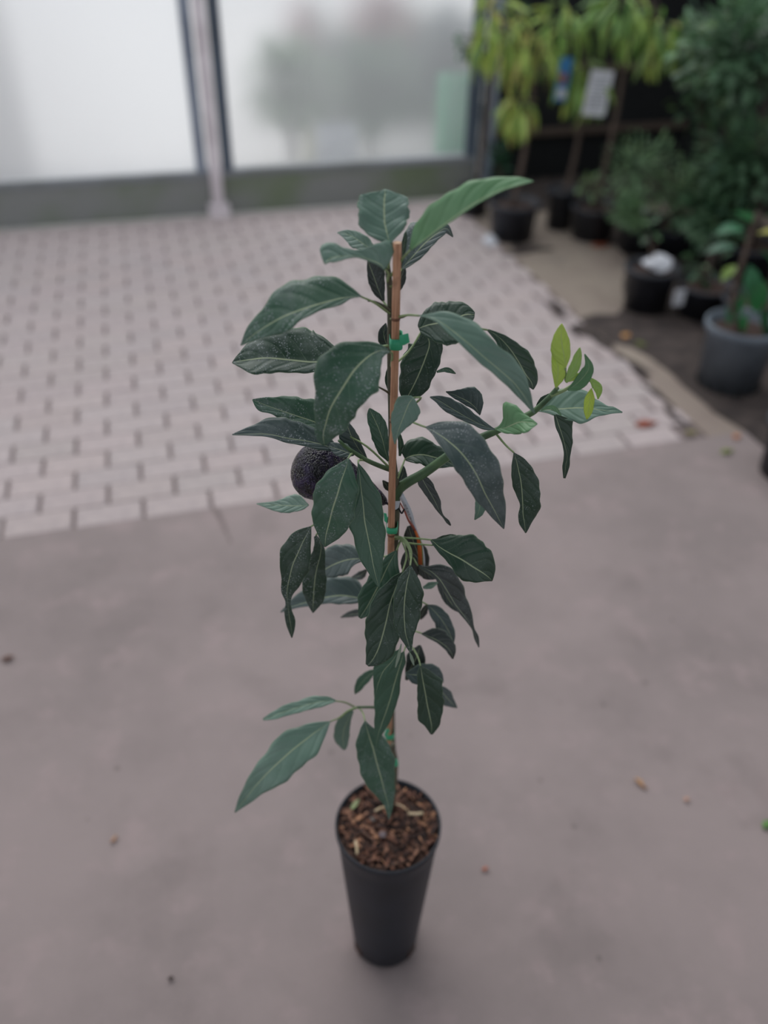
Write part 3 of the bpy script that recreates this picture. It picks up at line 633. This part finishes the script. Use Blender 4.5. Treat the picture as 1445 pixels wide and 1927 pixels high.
COL = dict(D=(36, 62, 44), M=(56, 90, 69), G=(98, 127, 111), L=(98, 142, 98), Y=(184, 208, 96), Y2=(158, 192, 104), K=(46, 54, 50), B=(66, 82, 79), P=(130, 150, 130))
def leaf(col, dust_sheen, lay, tw, d0, d1, pet, st, fold=.12, bow=.0, label=None, mat='leaf', wave=1.0):
    """st: (x, y, wa, wb) along the midrib in photograph pixels; wa on the left of travel turned to image (dy,-dx)"""
    n = len(st); L = [0]
    for i in range(1, n): L.append(L[-1]+math.hypot(st[i][0]-st[i-1][0], st[i][1]-st[i-1][1]))
    seg = max(12, min(44, int(L[-1]/4.5)))
    P = [Vector((s[0], s[1])) for s in st]; Q = [Vector((s[2], s[3])) for s in st]
    def cr(A, i, t):
        a, b_, c, d = A[max(i-1, 0)], A[i], A[i+1], A[min(i+2, n-1)]
        return .5*((2*b_) + (c-a)*t + (2*a-5*b_+4*c-d)*t*t + (3*b_-a-3*c+d)*t**3)
    samples = []
    for k in range(seg+1):
        s = L[-1]*k/seg; i = 0
        while i < n-2 and L[i+1] < s: i += 1
        t = (s-L[i])/max(L[i+1]-L[i], 1e-6); samples.append((cr(P, i, t), cr(Q, i, t), k/seg))
    ac = 5; vs = []; uvs = []; ph = st[0][0]*.7
    for k, (p, q, s) in enumerate(samples):
        a = samples[max(k-2, 0)][0]; c = samples[min(k+2, seg)][0]; d = (c-a).normalized(); nn = Vector((d.y, -d.x))
        Ym = Y0 + d0 + (d1-d0)*s + bow*math.sin(math.pi*s); zf = (at_y(p.x, p.y, Ym)-CC).dot(FW)/F_PX
        for j in range(-ac, ac+1):
            e = j/ac; w_ = max(q.x if e > 0 else q.y, .4)*abs(e)*(1 if e > 0 else -1)
            g_ = (2.1 if e > 0 else 0); wv = 1+wave*(.038*math.sin(s*19+ph+g_)+.03*math.sin(s*41+ph*2+g_))*abs(e)**2
            ox, oy = nn.x*w_*wv, nn.y*w_*wv
            Y = Ym + (-oy*lay + ox*tw)*zf - fold*abs(w_)*zf*(1-.5*abs(e)) + .06*wave*abs(w_)*zf*math.sin(s*15+ph*1.3+(1.5 if e > 0 else 0))*abs(e)
            vs.append(at_y(p.x+ox, p.y+oy, Y)); uvs.append((e, s))
    m = 2*ac+1; fs = [(k*m+j, k*m+j+1, (k+1)*m+j+1, (k+1)*m+j) for k in range(seg) for j in range(m-1)]
    v0 = vs[ac]
    o = obj('leaf', mesh('leaf', vs, fs, M[mat], True, uvs), tree, v0)
    md = o.modifiers.new('thickness', 'SOLIDIFY'); md.thickness = .0005; md.offset = 0
    c = lin(*COL[col]); o.color = (c[0], c[1], c[2], dust_sheen)
    if label: o['label'] = label
    if pet:
        k = len(pet); pd = [(Y0+.008)+(d0-.008)*i/k for i in range(k)]
        pp = [at_y(x, y, pd[i]) for i, (x, y) in enumerate(pet)] + [v0]
        sp_ = smooth_path(pp, 4); b = MB(); b.tube(sp_, [.0013-.0004*i/(len(sp_)-1) for i in range(len(sp_))], 7); b.build('petiole', M['petiole'], tree, None, True)
    return o
LEAVES = [
# ---- crown
('G', .55, .3, 0, .0, .03, [(731, 505), (733, 478)], [(733,458,4,4),(728,438,32,33),(724,420,46,44),(723,400,50,47),(723,380,48,46),(724,368,44,41),(724,362,14,24),(725,356,2,3)], .1, 0, 'upright broad grey-green leaf at the crown'),
('G', .5, .8, 0, -.01, -.04, [(729, 530), (731, 515)], [(724,507,2,3),(715,498,3,46),(697,490,3,34),(672,482,3,12),(650,482,6,16),(628,485,9,30),(618,490,5,26),(611,497,1,2)], .1, 0, 'folded grey-green leaf with curled tip'),
('G', .6, .6, 0, .02, .04, None, [(697,468,3,10),(682,458,14,16),(668,448,18,13),(652,441,10,9),(635,438,1,1)]),
('L', .0, .9, 0, -.01, -.04, [(735, 520), (755, 490)], [(772,470,2,2),(800,450,33,2),(847,415,45,3),(895,382,42,4),(943,357,26,3),(975,347,14,3),(1003,341,1,1)], .1, -.02, 'long smooth light green leaf reaching up right'),
('B', .7, .8, 0, .03, .07, [(734, 540)], [(756,506,3,3),(776,484,28,12),(800,458,46,14),(822,440,25,10),(840,430,8,10),(852,446,1,1)]),
('D', .1, .3, 0, .03, .04, None, [(752,508,2,2),(757,480,5,5),(761,455,5,5),(764,436,1,1)]),
('K', .4, .4, 0, .02, .03, [(733, 584)], [(721,567,2,3),(712,545,12,13),(703,520,12,22),(696,502,6,22),(692,490,1,6)]),
('K', .2, .4, 0, .03, .04, None, [(740,556,2,2),(750,535,12,10),(757,515,10,8),(762,502,1,1)]),
# ---- left upper
('M', 1., .9, 0, -.02, -.05, [(733, 590), (705, 570)], [(679,558,1,1),(660,559,3,22),(637,563,12,42),(600,573,12,54),(560,586,18,56),(530,598,30,46),(505,612,22,30),(480,628,13,20),(453,650,1,1)], .1, -.02),
('D', .8, 1.0, 0, .03, .01, [(735, 650), (690, 655)], [(645,665,1,2),(620,675,12,45),(592,682,18,62),(545,678,24,60),(503,674,28,46),(470,677,28,30),(450,680,12,14),(437,683,1,1)], .35),
('M', 1., .6, .0, -.03, -.07, [(736, 690), (738, 668)], [(734,662,1,1),(719,659,14,10),(697,668,36,30),(669,694,56,64),(643,733,50,60),(622,768,46,34),(612,800,40,19),(608,820,28,15),(611,838,3,4)], .12, -.02),
('M', 1., .9, 0, .03, .02, [(738, 885), (690, 840)], [(640,812,1,1),(620,806,12,30),(588,793,18,40),(546,779,18,34),(512,767,12,22),(491,759,14,12),(475,752,1,1)], .3),
('B', .9, .9, 0, .01, -.01, None, [(640,850,1,1),(610,838,10,20),(575,830,10,30),(540,825,8,38),(507,818,5,32),(472,817,3,16),(437,818,1,1)], .2),
('B', .2, .5, 0, .02, .03, [(715, 876)], [(690,864,2,2),(675,845,14,9),(662,822,22,12),(655,805,18,8),(648,788,1,1)]),
('B', .2, .8, 0, .0, .01, None, [(666,856,2,2),(650,850,12,14),(635,845,12,12),(620,840,4,8),(609,836,1,1)]),
('G', .3, .9, 0, .02, .03, None, [(581,950,1,1),(568,952,8,18),(550,952,12,22),(530,951,14,12),(510,950,9,6),(483,948,1,1)], .1, 0, 'small pale leaf below the avocado'),
('M', .7, .5, .0, -.05, -.07, [(667, 852), (660, 855)], [(655,863,1,1),(651,880,15,18),(642,905,33,36),(635,930,38,43),(626,957,43,40),(619,985,37,32),(613,1008,27,16),(612,1029,1,2)], .1, -.01),
('M', .15, .4, .1, -.04, -.08, [(690, 866), (676, 866)], [(674,872,1,1),(676,890,14,4),(679,920,28,10),(683,950,36,20),(686,980,37,31),(692,1010,33,27),(698,1040,26,24),(704,1072,16,14),(713,1106,1,1)], .1),
('D', .7, .5, .1, -.02, -.04, [(650, 920), (615, 970)], [(585,991,1,1),(578,1005,9,18),(569,1022,18,28),(560,1042,25,33),(551,1062,33,26),(545,1085,27,17),(540,1112,15,11),(541,1132,6,4),(543,1150,7,8),(545,1166,10,9),(548,1182,7,7),(549,1200,1,1)], .1),
('D', 1., .5, .1, .0, -.01, [(640, 930), (610, 985)], [(594,1008,2,4),(604,1025,5,14),(602,1048,10,17),(596,1070,17,21),(592,1095,22,23),(590,1120,22,19),(589,1138,14,10),(589,1153,1,1)], .1),
('B', .1, .9, 0, .03, .04, [(738, 1110)], [(690,1126,1,3),(672,1125,11,30),(645,1121,16,37),(616,1124,12,36),(590,1130,10,26),(565,1137,6,20),(545,1143,5,8),(528,1152,1,1)], .3),
('B', .2, .9, 0, .02, .03, [(738, 1045)], [(688,1052,2,4),(665,1052,12,26),(645,1056,26,33),(625,1064,24,32),(608,1074,15,26),(596,1082,1,1)], .2),
('K', .1, .8, 0, .04, .05, None, [(690,1072,2,2),(678,1083,8,8),(662,1086,1,1)]),
('K', .1, .8, 0, .04, .05, [(738, 1150)], [(700,1152,2,4),(672,1155,5,9),(655,1158,4,6),(641,1162,1,1)]),
# ---- cluster in the middle
('M', .1, .5, .1, -.02, -.04, [(755, 1014)], [(746,1036,1,1),(738,1050,13,11),(728,1068,26,15),(718,1090,29,23),(705,1115,28,25),(693,1138,22,23),(684,1152,12,12),(677,1163,3,3)], .2),
('D', .25, .4, .1, -.05, -.09, [(756, 1016), (765, 1045)], [(757,1077,1,1),(750,1092,14,14),(741,1115,20,26),(733,1140,24,34),(727,1168,28,38),(720,1195,32,34),(712,1220,30,26),(702,1240,18,16),(692,1253,2,5)], .12),
('D', .5, .4, .1, -.07, -.10, [(765, 1022), (773, 1045)], [(772,1064,1,1),(770,1078,14,10),(766,1095,28,18),(762,1120,34,20),(760,1147,33,20),(761,1172,26,20),(763,1192,19,13),(768,1210,9,8),(773,1229,1,1)], .15),
('K', .1, .3, .2, .03, .02, None, [(795,1085,2,2),(792,1065,22,15),(787,1045,22,20),(780,1025,18,14),(773,1005,14,10),(768,990,2,6)]),
('K', .1, .3, .2, .0, .0, None, [(765,1035,1,1),(768,1050,16,14),(772,1070,16,16),(775,1090,10,14),(778,1112,1,1)]),
('D', .1, .6, .0, -.03, -.05, [(745, 1012), (780, 1013)], [(812,1016,2,3),(826,1029,24,8),(845,1041,40,14),(868,1053,50,27),(890,1067,48,31),(908,1078,36,22),(920,1087,18,9),(926,1093,1,1)], .1, -.01, 'broad glossy dark green leaf'),
('D', .1, .6, .0, -.02, -.03, [(765, 1022), (785, 1024)], [(814,1026,1,1),(822,1020,6,4),(834,1016,8,5),(850,1012,7,4),(866,1010,1,1)]),
('K', .35, .6, .3, -.01, -.03, [(772, 1040)], [(786,1065,1,1),(803,1071,6,6),(815,1079,22,5),(828,1092,33,5),(842,1114,31,5),(856,1137,25,4),(870,1155,20,4),(881,1170,10,3),(890,1184,3,2),(896,1200,5,4),(901,1218,1,1)], .3, 0, 'long dark grey-brown twisted leaf'),
('K', .0, .6, .3, .02, .0, None, [(822,1088,2,2),(834,1110,9,9),(845,1130,10,9),(856,1143,8,6),(864,1152,1,1)]),
('K', .0, .6, .0, .0, .01, None, [(788,1068,1,1),(800,1076,5,12),(812,1083,5,9),(826,1086,1,1)]),
('G', .0, .6, .0, .0, .01, None, [(796,1106,2,2),(810,1102,7,6),(824,1096,1,1)]),
('B', .0, .5, .2, .01, -.01, [(745, 1110), (785, 1128)], [(804,1138,1,1),(817,1150,13,11),(830,1165,15,15),(841,1182,13,19),(849,1198,8,12),(853,1212,1,1)]),
('K', .0, .5, .2, .02, .02, None, [(804,1140,3,4),(797,1150,8,6),(793,1160,5,4),(791,1166,1,1)]),
('K', .1, .9, .0, -.02, -.03, [(745, 1170), (775, 1185)], [(794,1192,1,2),(806,1198,17,3),(820,1204,24,4),(833,1212,20,5),(843,1220,16,6),(850,1230,8,6),(852,1240,1,1)], .3),
# ---- lower
('M', .1, .4, .1, -.05, -.08, [(740, 1180), (764, 1205)], [(760,1226,1,1),(755,1245,8,22),(748,1268,8,34),(741,1292,12,36),(735,1314,14,32),(727,1338,14,24),(719,1360,12,16),(711,1385,6,6),(707,1409,1,1)], .15),
('M', .0, .4, .1, -.065, -.08, None, [(752,1222,1,1),(738,1244,6,16),(722,1262,10,20),(712,1285,8,10),(706,1308,1,1)]),
('P', .0, .4, .0, -.10, -.10, None, [(755,1212,1,1),(750,1235,3,3),(744,1256,1,1)]),
('P', .0, .4, .0, -.10, -.10, None, [(771,1228,1,1),(775,1240,3,3),(779,1252,1,1)]),
('M', .1, .6, .0, .0, .0, [(738, 1262)], [(706,1262,2,4),(692,1273,8,10),(680,1286,8,11),(672,1298,6,6),(668,1306,1,1)]),
('G', .2, .9, 0, -.03, -.04, [(668, 1331), (650, 1322)], [(631,1319,2,2),(615,1319,8,9),(590,1323,11,13),(565,1330,10,12),(540,1338,9,12),(515,1347,7,8),(495,1354,2,2)], .2),
('G', .3, .8, 0, -.04, -.09, [(655, 1338), (640, 1350)], [(621,1358,1,1),(604,1370,16,14),(580,1388,32,28),(552,1410,36,36),(525,1434,36,32),(502,1456,32,26),(482,1478,22,20),(463,1502,12,14),(442,1529,1,1)], .12, -.01, 'large grey-green leaf hanging lowest at the left'),
('G', .0, .5, .1, -.02, -.02, None, [(664,1338,2,3),(655,1354,6,14),(648,1370,11,18),(645,1388,12,17),(647,1402,8,10),(648,1411,2,2)]),
('M', .6, .5, .1, -.06, -.10, [(674, 1331), (682, 1340)], [(687,1357,1,1),(690,1370,10,14),(696,1390,24,27),(703,1412,32,32),(709,1436,34,35),(716,1460,28,32),(722,1484,22,24),(729,1508,12,10),(732,1525,6,6),(732,1542,1,1)], .12, 0, 'leaf hanging over the pot rim'),
('D', .15, .4, .1, -.07, -.09, [(742, 1190), (772, 1214), (786, 1236)], [(791,1253,1,1),(793,1266,18,8),(796,1285,34,11),(800,1305,34,15),(804,1328,31,19),(809,1350,24,22),(812,1367,14,12),(812,1382,2,2)], .12, 0, 'dark leaf hanging on a curved stalk'),
('K', .0, .4, .1, -.03, -.01, None, [(764,1280,2,2),(772,1258,10,20),(782,1240,18,20),(788,1225,12,10),(790,1214,2,2)]),
('B', .1, .7, .0, -.04, -.03, None, [(763,1268,2,2),(780,1270,16,18),(800,1270,22,16),(820,1274,18,10),(834,1284,1,1)]),
('B', .6, .7, .0, -.03, -.02, None, [(820,1288,2,2),(835,1306,13,17),(847,1320,9,12),(860,1332,1,1)]),
# ---- right upper
('D', .3, .9, .0, .02, .04, None, [(788,618,6,14),(805,612,28,28),(825,608,38,42),(850,602,36,44),(875,592,24,40),(893,592,4,6)], .1),
('G', .15, .7, .0, -.03, -.05, [(735, 600), (765, 593)], [(789,594,1,1),(806,596,6,3),(825,604,22,4),(850,622,34,9),(880,646,38,11),(910,672,36,13),(940,697,34,13),(965,719,28,13),(985,744,16,10),(997,764,6,5),(1006,778,1,1)], .12, -.02, 'long grey-green leaf arching down to the right'),
('D', .1, .6, .2, .01, .0, [(850, 610)], [(918,621,2,2),(938,634,8,10),(958,655,18,16),(975,680,26,20),(988,703,24,18),(1000,720,13,12),(1003,733,1,1)], .1),
('D', .4, .5, .0, .05, .02, [(737, 690), (770, 660)], [(796,618,2,2),(808,645,24,34),(800,675,28,40),(788,705,28,38),(776,730,24,28),(766,748,10,16),(760,757,1,1)], .1),
('M', .1, .6, .0, .04, .05, None, [(822,700,2,2),(835,696,4,4),(845,697,5,5),(857,703,1,1)]),
('G', .3, .5, .0, -.03, -.05, [(738, 790), (790, 752)], [(778,748,3,6),(770,758,24,22),(764,772,27,24),(757,790,20,22),(751,806,10,16),(746,822,3,8),(743,836,1,1)], .15),
('M', .3, .4, .0, .02, .04, [(738, 890)], [(731,868,2,2),(725,848,14,6),(720,828,18,12),(713,808,17,16),(705,790,14,16),(698,776,8,8),(695,768,1,1)]),
('M', .1, .4, .0, .04, .04, None, [(752,858,2,2),(754,840,5,6),(752,822,4,4),(748,810,1,1)]),
('K', .1, .4, .0, .02, .03, [(736, 665)], [(733,660,3,3),(725,642,12,10),(722,625,10,9),(726,608,1,1)]),
('D', .1, .4, .0, .03, .03, None, [(734,738,3,3),(730,715,6,5),(732,695,4,4),(734,684,1,1)]),
('B', .3, .9, .0, .0, .0, None, [(931,808,1,1),(912,802,7,7),(890,792,7,13),(865,778,10,17),(840,763,10,16),(824,753,6,9),(809,747,1,1)], .3),
('B', .3, .5, .0, .02, .03, None, [(903,781,1,1),(895,768,5,18),(882,757,8,31),(865,748,7,20),(850,741,5,6),(839,737,1,1)], .3),
('B', .8, .7, .0, -.05, -.08, [(740, 775), (760, 785), (780, 796)], [(801,804,1,1),(818,813,23,7),(840,828,43,18),(862,847,51,23),(880,868,50,28),(897,895,46,27),(912,928,40,21),(927,955,26,15),(938,976,15,8),(948,995,1,1)], .12, -.02, 'large blue-grey dusty leaf hanging at the right'),
('D', .5, .5, .1, -.01, -.02, [(930, 812), (950, 836)], [(967,852,1,1),(972,870,18,9),(976,888,28,14),(980,908,32,17),(982,930,35,11),(983,950,34,5),(984,970,27,9),(987,986,14,9),(989,1003,1,1)], .1),
('G', .0, .4, .1, .0, .0, None, [(900,905,1,1),(903,930,11,9),(903,950,13,9),(900,965,9,7),(893,978,1,1)]),
('D', .1, .9, .0, .03, .04, [(748, 900)], [(762,864,14,4),(775,858,30,14),(795,856,32,18),(815,860,24,22),(835,866,16,16),(856,876,1,3)], .35),
('B', .1, .4, .0, .03, .03, None, [(750,912,5,6),(756,897,11,10),(759,885,6,5),(759,877,1,1)]),
('K', .1, .5, .1, .01, -.01, [(770, 906), (785, 897)], [(791,893,3,6),(798,908,13,12),(808,925,12,10),(818,943,11,8),(826,960,5,4),(834,972,2,2),(842,982,4,3),(848,989,1,1)], .2),
('L', .0, .9, .0, -.02, -.04, None, [(933,808,1,1),(948,806,14,10),(957,803,28,15),(966,799,46,20),(975,795,38,22),(984,794,18,21),(997,795,9,17),(1011,798,1,1)], .35),
('G', .1, .9, .0, .02, .02, None, [(1010,772,2,2),(1030,772,26,6),(1055,770,38,17),(1080,768,38,27),(1100,768,33,28),(1120,770,19,17),(1140,773,10,8),(1155,774,8,4),(1171,776,1,1)], .1),
('D', .0, .4, .2, .01, .0, None, [(1045,780,2,3),(1050,798,26,6),(1057,818,21,5),(1063,840,14,4),(1067,858,6,6),(1064,878,7,6),(1062,900,2,2)], .15),
('D', .0, .6, .0, .03, .03, None, [(1010,764,2,2),(1022,752,6,7),(1040,740,2,2)]),
('L', .0, .6, .0, -.01, -.01, None, [(1018,773,1,1),(1032,766,3,4),(1045,768,3,6),(1056,782,1,1)]),
('K', .1, .7, .0, .02, .02, None, [(735,924,3,3),(728,914,7,7),(720,904,1,1)]),
]
for a in LEAVES: leaf(*a)
for (col, st, lab) in [
 ('Y', [(1064,692,1,1),(1062,672,20,11),(1058,652,22,15),(1056,635,16,14),(1056,620,8,8),(1057,609,1,1)], 'yellow-green new leaf at the shoot tip'),
 ('Y', [(1046,729,2,2),(1049,710,9,13),(1050,693,12,14),(1046,676,9,10),(1039,660,1,1)], None),
 ('Y2', [(1065,720,2,2),(1074,703,8,10),(1083,685,9,10),(1089,668,8,6),(1091,654,1,1)], None),
 ('L', [(1068,734,2,2),(1085,722,8,14),(1102,704,12,13),(1108,688,8,8),(1100,666,1,1)], None),
 ('Y', [(1070,718,1,1),(1082,710,6,6),(1096,706,5,5),(1106,703,1,1)], None),
 ('Y', [(1113,731,1,1),(1110,748,9,9),(1108,765,9,10),(1106,778,7,7),(1104,789,1,1)], 'yellow leaf with brown spots hanging from the shoot'),
 ('Y2', [(1108,710,1,1),(1118,722,8,6),(1127,733,7,9),(1125,751,1,1)], None)]:
    leaf(col, 0, .5, 0, -.01 + .006*random.random(), .0, None, st, .2, 0, lab, 'young', .6)
for st in [[(1064, 716), (1064, 692)], [(1048, 732), (1046, 729)]]: branch(st, 0, -.005, .0012, .001, 'petiole', 'petiole')

# ------------------------------------------------------------------ bamboo stake
S0 = at_y(747.5, 457, Y0); S1 = at_y(735.0, 1035, Y0); dS = (S1-S0).normalized()
SPP = smooth_path([at_y(x, y, YS(y)) for x, y in [(747.5, 457), (741.5, 745), (735.5, 1035), (732, 1395), (732, 1520)]] + [SB-Z*.035], 60); S2 = SPP[-1]; n = len(SPP)-1
stk = empty('bamboo_stake', S2, 'slim orange-brown bamboo stake standing behind the leaves', 'stake')
stk['label'] = 'slim orange-brown bamboo cane staking the avocado tree'
b = MB(); b.tube(SPP[::4], [.0038*(1+.03*math.sin(i*1.3)) for i in range(len(SPP[::4]))], 16); b.build('cane', M['bamboo'], stk, None, True)
for y in (598, 985+20, 1190, 1340, 790):
    p = min(SPP, key=lambda q: abs(q.z-at_y(741, y, YS(y)).z)); b = MB(); b.tube([p-dS*.0015, p-dS*.0005, p+dS*.0005, p+dS*.0015], [.0039, .0044, .0044, .0039], 16); b.build('cane_node', M['bamboo_node'], stk, None, True)
b = MB(); b.tube([S0-dS*.0004, S0+dS*.0006], .0037, 16); b.build('cut_end', M['bamboo_cut'], stk)

def onstake(y):
    z = at_y(741, y, YS(y)).z; return min(SPP, key=lambda q: abs(q.z-z)).copy()
def tie(y, label, h=.011, flags=(), rx=.010):
    p = onstake(y); root = empty('plant_tie', p, label, 'tie'); b = MB(); n = 28; vs = []
    for zz in (-h/2, h/2):
        for k in range(n):
            a = 2*math.pi*k/n; f4 = lambda q: math.copysign(abs(q)**.5, q); vs.append(p+Vector((.0008+f4(math.cos(a))*.0064, .0065+f4(math.sin(a))*.0112, zz)))
    b.add(vs, [(k, (k+1) % n, n+(k+1) % n, n+k) for k in range(n)]); o = b.build('band', M['tie'], root, None, True); m = o.modifiers.new('t', 'SOLIDIFY'); m.thickness = .0005
    for pts in flags:
        vs = [at_y(x, yy, Y+YS(yy)-Y0) for x, yy, Y in pts]; o = obj('tape_end', mesh('tape_end', vs, [tuple(range(len(vs)))], M['tie']), root); m = o.modifiers.new('t', 'SOLIDIFY'); m.thickness = .0005
    return root
F_ = Y0-.004
tie(647, 'green plastic tie with a flag end near the top of the stake', .011, [[(752, 631, F_), (768, 627, F_-.004), (771, 644, F_-.004), (761, 649, F_), (752, 650, F_)]])
tie(993, 'green plastic tie on the stake beside the hanging tag', .008, [[(722, 965, F_), (727, 966, F_), (729, 975, F_), (728, 984, F_), (723, 980, F_)]])
tie(1383, 'green plastic tie low on the stake under the leaves', .011, [[(722, 1383, F_-.004), (728, 1370, F_-.004), (734, 1374, F_-.004), (726, 1388, F_-.004)]])
tie(1437, 'lowest green plastic tie, just above the pot', .010, [[(738, 1427, F_), (748, 1428, F_-.002), (750, 1440, F_-.002), (739, 1444, F_)]])
# pruned stub on the low stem
branch([(737, 1425), (739, 1412), (739, 1402)], .004, -.006, .0034, .0042, 'woodystem', 'pruned_stub')

# ------------------------------------------------------------------ avocado fruit
A0 = at_y(727, 946, Y0+.022); A1 = at_y(560, 868, Y0+.012); ax = (A1-A0); LA = ax.length*1.0; ax.normalize()
zz = (A1-CC).dot(FW)/F_PX; R = 56*zz
e1 = ax.cross(FW).normalized(); e2 = ax.cross(e1).normalized()
profile = [(0, .0), (.0, .08), (.03, .17), (.09, .27), (.16, .36), (.25, .49), (.35, .61), (.5, .77), (.63, .92), (.73, 1.0), (.81, .99), (.88, .88), (.94, .66), (.98, .38), (1.0, .0)]
pr = smooth_path([Vector((t, r, 0)) for t, r in profile[1:]], 6)
from mathutils import noise as mn
vs = []; fs = []; na = 110; k0 = 0
for q in pr:
    for k in range(na):
        a = 2*math.pi*k/na; r = max(q.y, .0)*R; p = A0+ax*q.x*LA*1.03+(e1*math.cos(a)+e2*math.sin(a))*r
        r_b = (mn.noise(p*420)*.0007 + mn.noise(p*950)*.0007)*min(1, q.y*2)
        vs.append(p+(e1*math.cos(a)+e2*math.sin(a))*r_b)
m_ = len(pr)
for i in range(m_-1):
    for k in range(na): fs.append((i*na+k, i*na+(k+1) % na, (i+1)*na+(k+1) % na, (i+1)*na+k))
fruit = empty('avocado', A0, 'dark purple-black bumpy avocado hanging left of the stake behind two leaves', 'avocado')
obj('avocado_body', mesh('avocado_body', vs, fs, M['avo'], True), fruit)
b = MB(); b.tube(smooth_path([A0+ax*.002, at_y(733, 950, Y0+.018), at_y(741, 953, Y0+.012)], 4), .0014, 8); b.build('fruit_stalk', M['cloth'], fruit, None, True)

# ------------------------------------------------------------------ plant label looped on the stem
lab = empty('plant_label', at_y(757, 930, Y0+.002), 'curved white and orange plant label hung behind the right of the stake', 'label')
lab['label'] = 'long curved white and orange printed plant label hanging right of the stake'
def ribbon(name, left, right, D, mat, thick=.0005, parent=lab):
    n = 20
    def res(pts):
        sp = smooth_path([Vector((x, y, 0)) for x, y in pts], 8); return [sp[int(i*(len(sp)-1)/n)] for i in range(n+1)]
    l, r = res(left), res(right); vs = []
    for i in range(n+1): d = D(i/n); vs += [at_y(l[i].x, l[i].y, Y0+d), at_y(r[i].x, r[i].y, Y0+d+.001)]
    o = obj(name, mesh(name, vs, [(2*i, 2*i+1, 2*i+3, 2*i+2) for i in range(n)], mat, True), parent); m = o.modifiers.new('t', 'SOLIDIFY'); m.thickness = thick; return o
DD = lambda t: .004+.010*math.sin(t*2.2)
ribbon('label_strip', [(752, 937), (757, 947), (761, 958), (768, 972), (775, 985), (782, 1000), (787, 1020), (790, 1045), (792, 1064)], [(758, 927), (766.6, 944), (773, 957), (777.4, 970), (780.5, 984), (787, 1002), (794, 1020), (799, 1045), (800, 1068)], DD, M['tagwhite'])
ribbon('red_stripe', [(752, 947), (760, 963), (767, 980), (775, 993), (780, 1002)], [(753.5, 946), (762, 961), (769.5, 977), (778, 989), (784, 1000)], lambda t: DD(.1+.5*t)-.002, simple('brown_red_print', lin(150, 72, 56), None, 10, .5))
ribbon('orange_stripe', [(779, 999), (784, 1015), (786, 1040), (787, 1062)], [(783, 998), (790, 1015), (794, 1040), (795, 1063)], lambda t: DD(.55+.45*t)-.003, M['orange'])
ribbon('olive_stripe', [(788, 1010), (793, 1030), (794.5, 1063)], [(789.3, 1010), (794.5, 1030), (796.2, 1064)], lambda t: DD(.15+.85*(.6+.4*t))-.0042, M['olive'])
b = MB(); vs = [at_y(x, y, Y0-.002) for x, y in [(743, 943), (753, 943), (750, 955), (745, 959), (743, 958)]]; o = obj('label_tab', mesh('label_tab', vs, [tuple(range(5))], M['tagwhite']), lab); m = o.modifiers.new('t', 'SOLIDIFY'); m.thickness = .0005
b = MB(); b.tube(smooth_path([at_y(x, y, Y0-.002) for x, y in [(745, 960), (750, 957), (753, 962), (756, 966), (759, 961), (761, 958)]], 4), .0009, 7); b.build('cable_tie', M['cloth'], lab, None, True)
# lettering that runs down the strip
word = 'AVOCADO HASS'; path = smooth_path([Vector((x, y, 0)) for x, y in [(762, 949.5), (767, 960.5), (771.6, 973), (775.2, 986)]], 10); nch = len(word)
for i, ch in enumerate(word):
    if ch == ' ': continue
    f_ = (i+.5)/nch*(len(path)-1); p = path[int(f_)]; q = path[min(int(f_)+1, len(path)-1)]
    cu = bpy.data.curves.new('letter', 'FONT'); cu.body = ch; cu.size = .0026; cu.align_x = 'CENTER'; cu.align_y = 'CENTER'; cu.extrude = .00008; cu.materials.append(M['ink'])
    tt = (p.y-937)/(1064-937); W_ = at_y(p.x, p.y, Y0+DD(tt)-.0012); W2 = at_y(path[-1].x, path[-1].y, Y0+DD(.42)-.0012); W1 = at_y(path[0].x, path[0].y, Y0+DD(.1)-.0012)
    xd = (W2-W1).normalized(); zd = -(W_-CC).normalized(); zd = (zd-xd*zd.dot(xd)).normalized(); yd = zd.cross(xd)
    tmp = bpy.data.objects.new('letter', cu); sc.collection.objects.link(tmp); me = bpy.data.meshes.new_from_object(tmp); bpy.data.objects.remove(tmp)
    me.transform(Matrix.Translation(W_) @ Matrix((xd, yd, zd)).transposed().to_4x4()); obj('letter', me, lab)
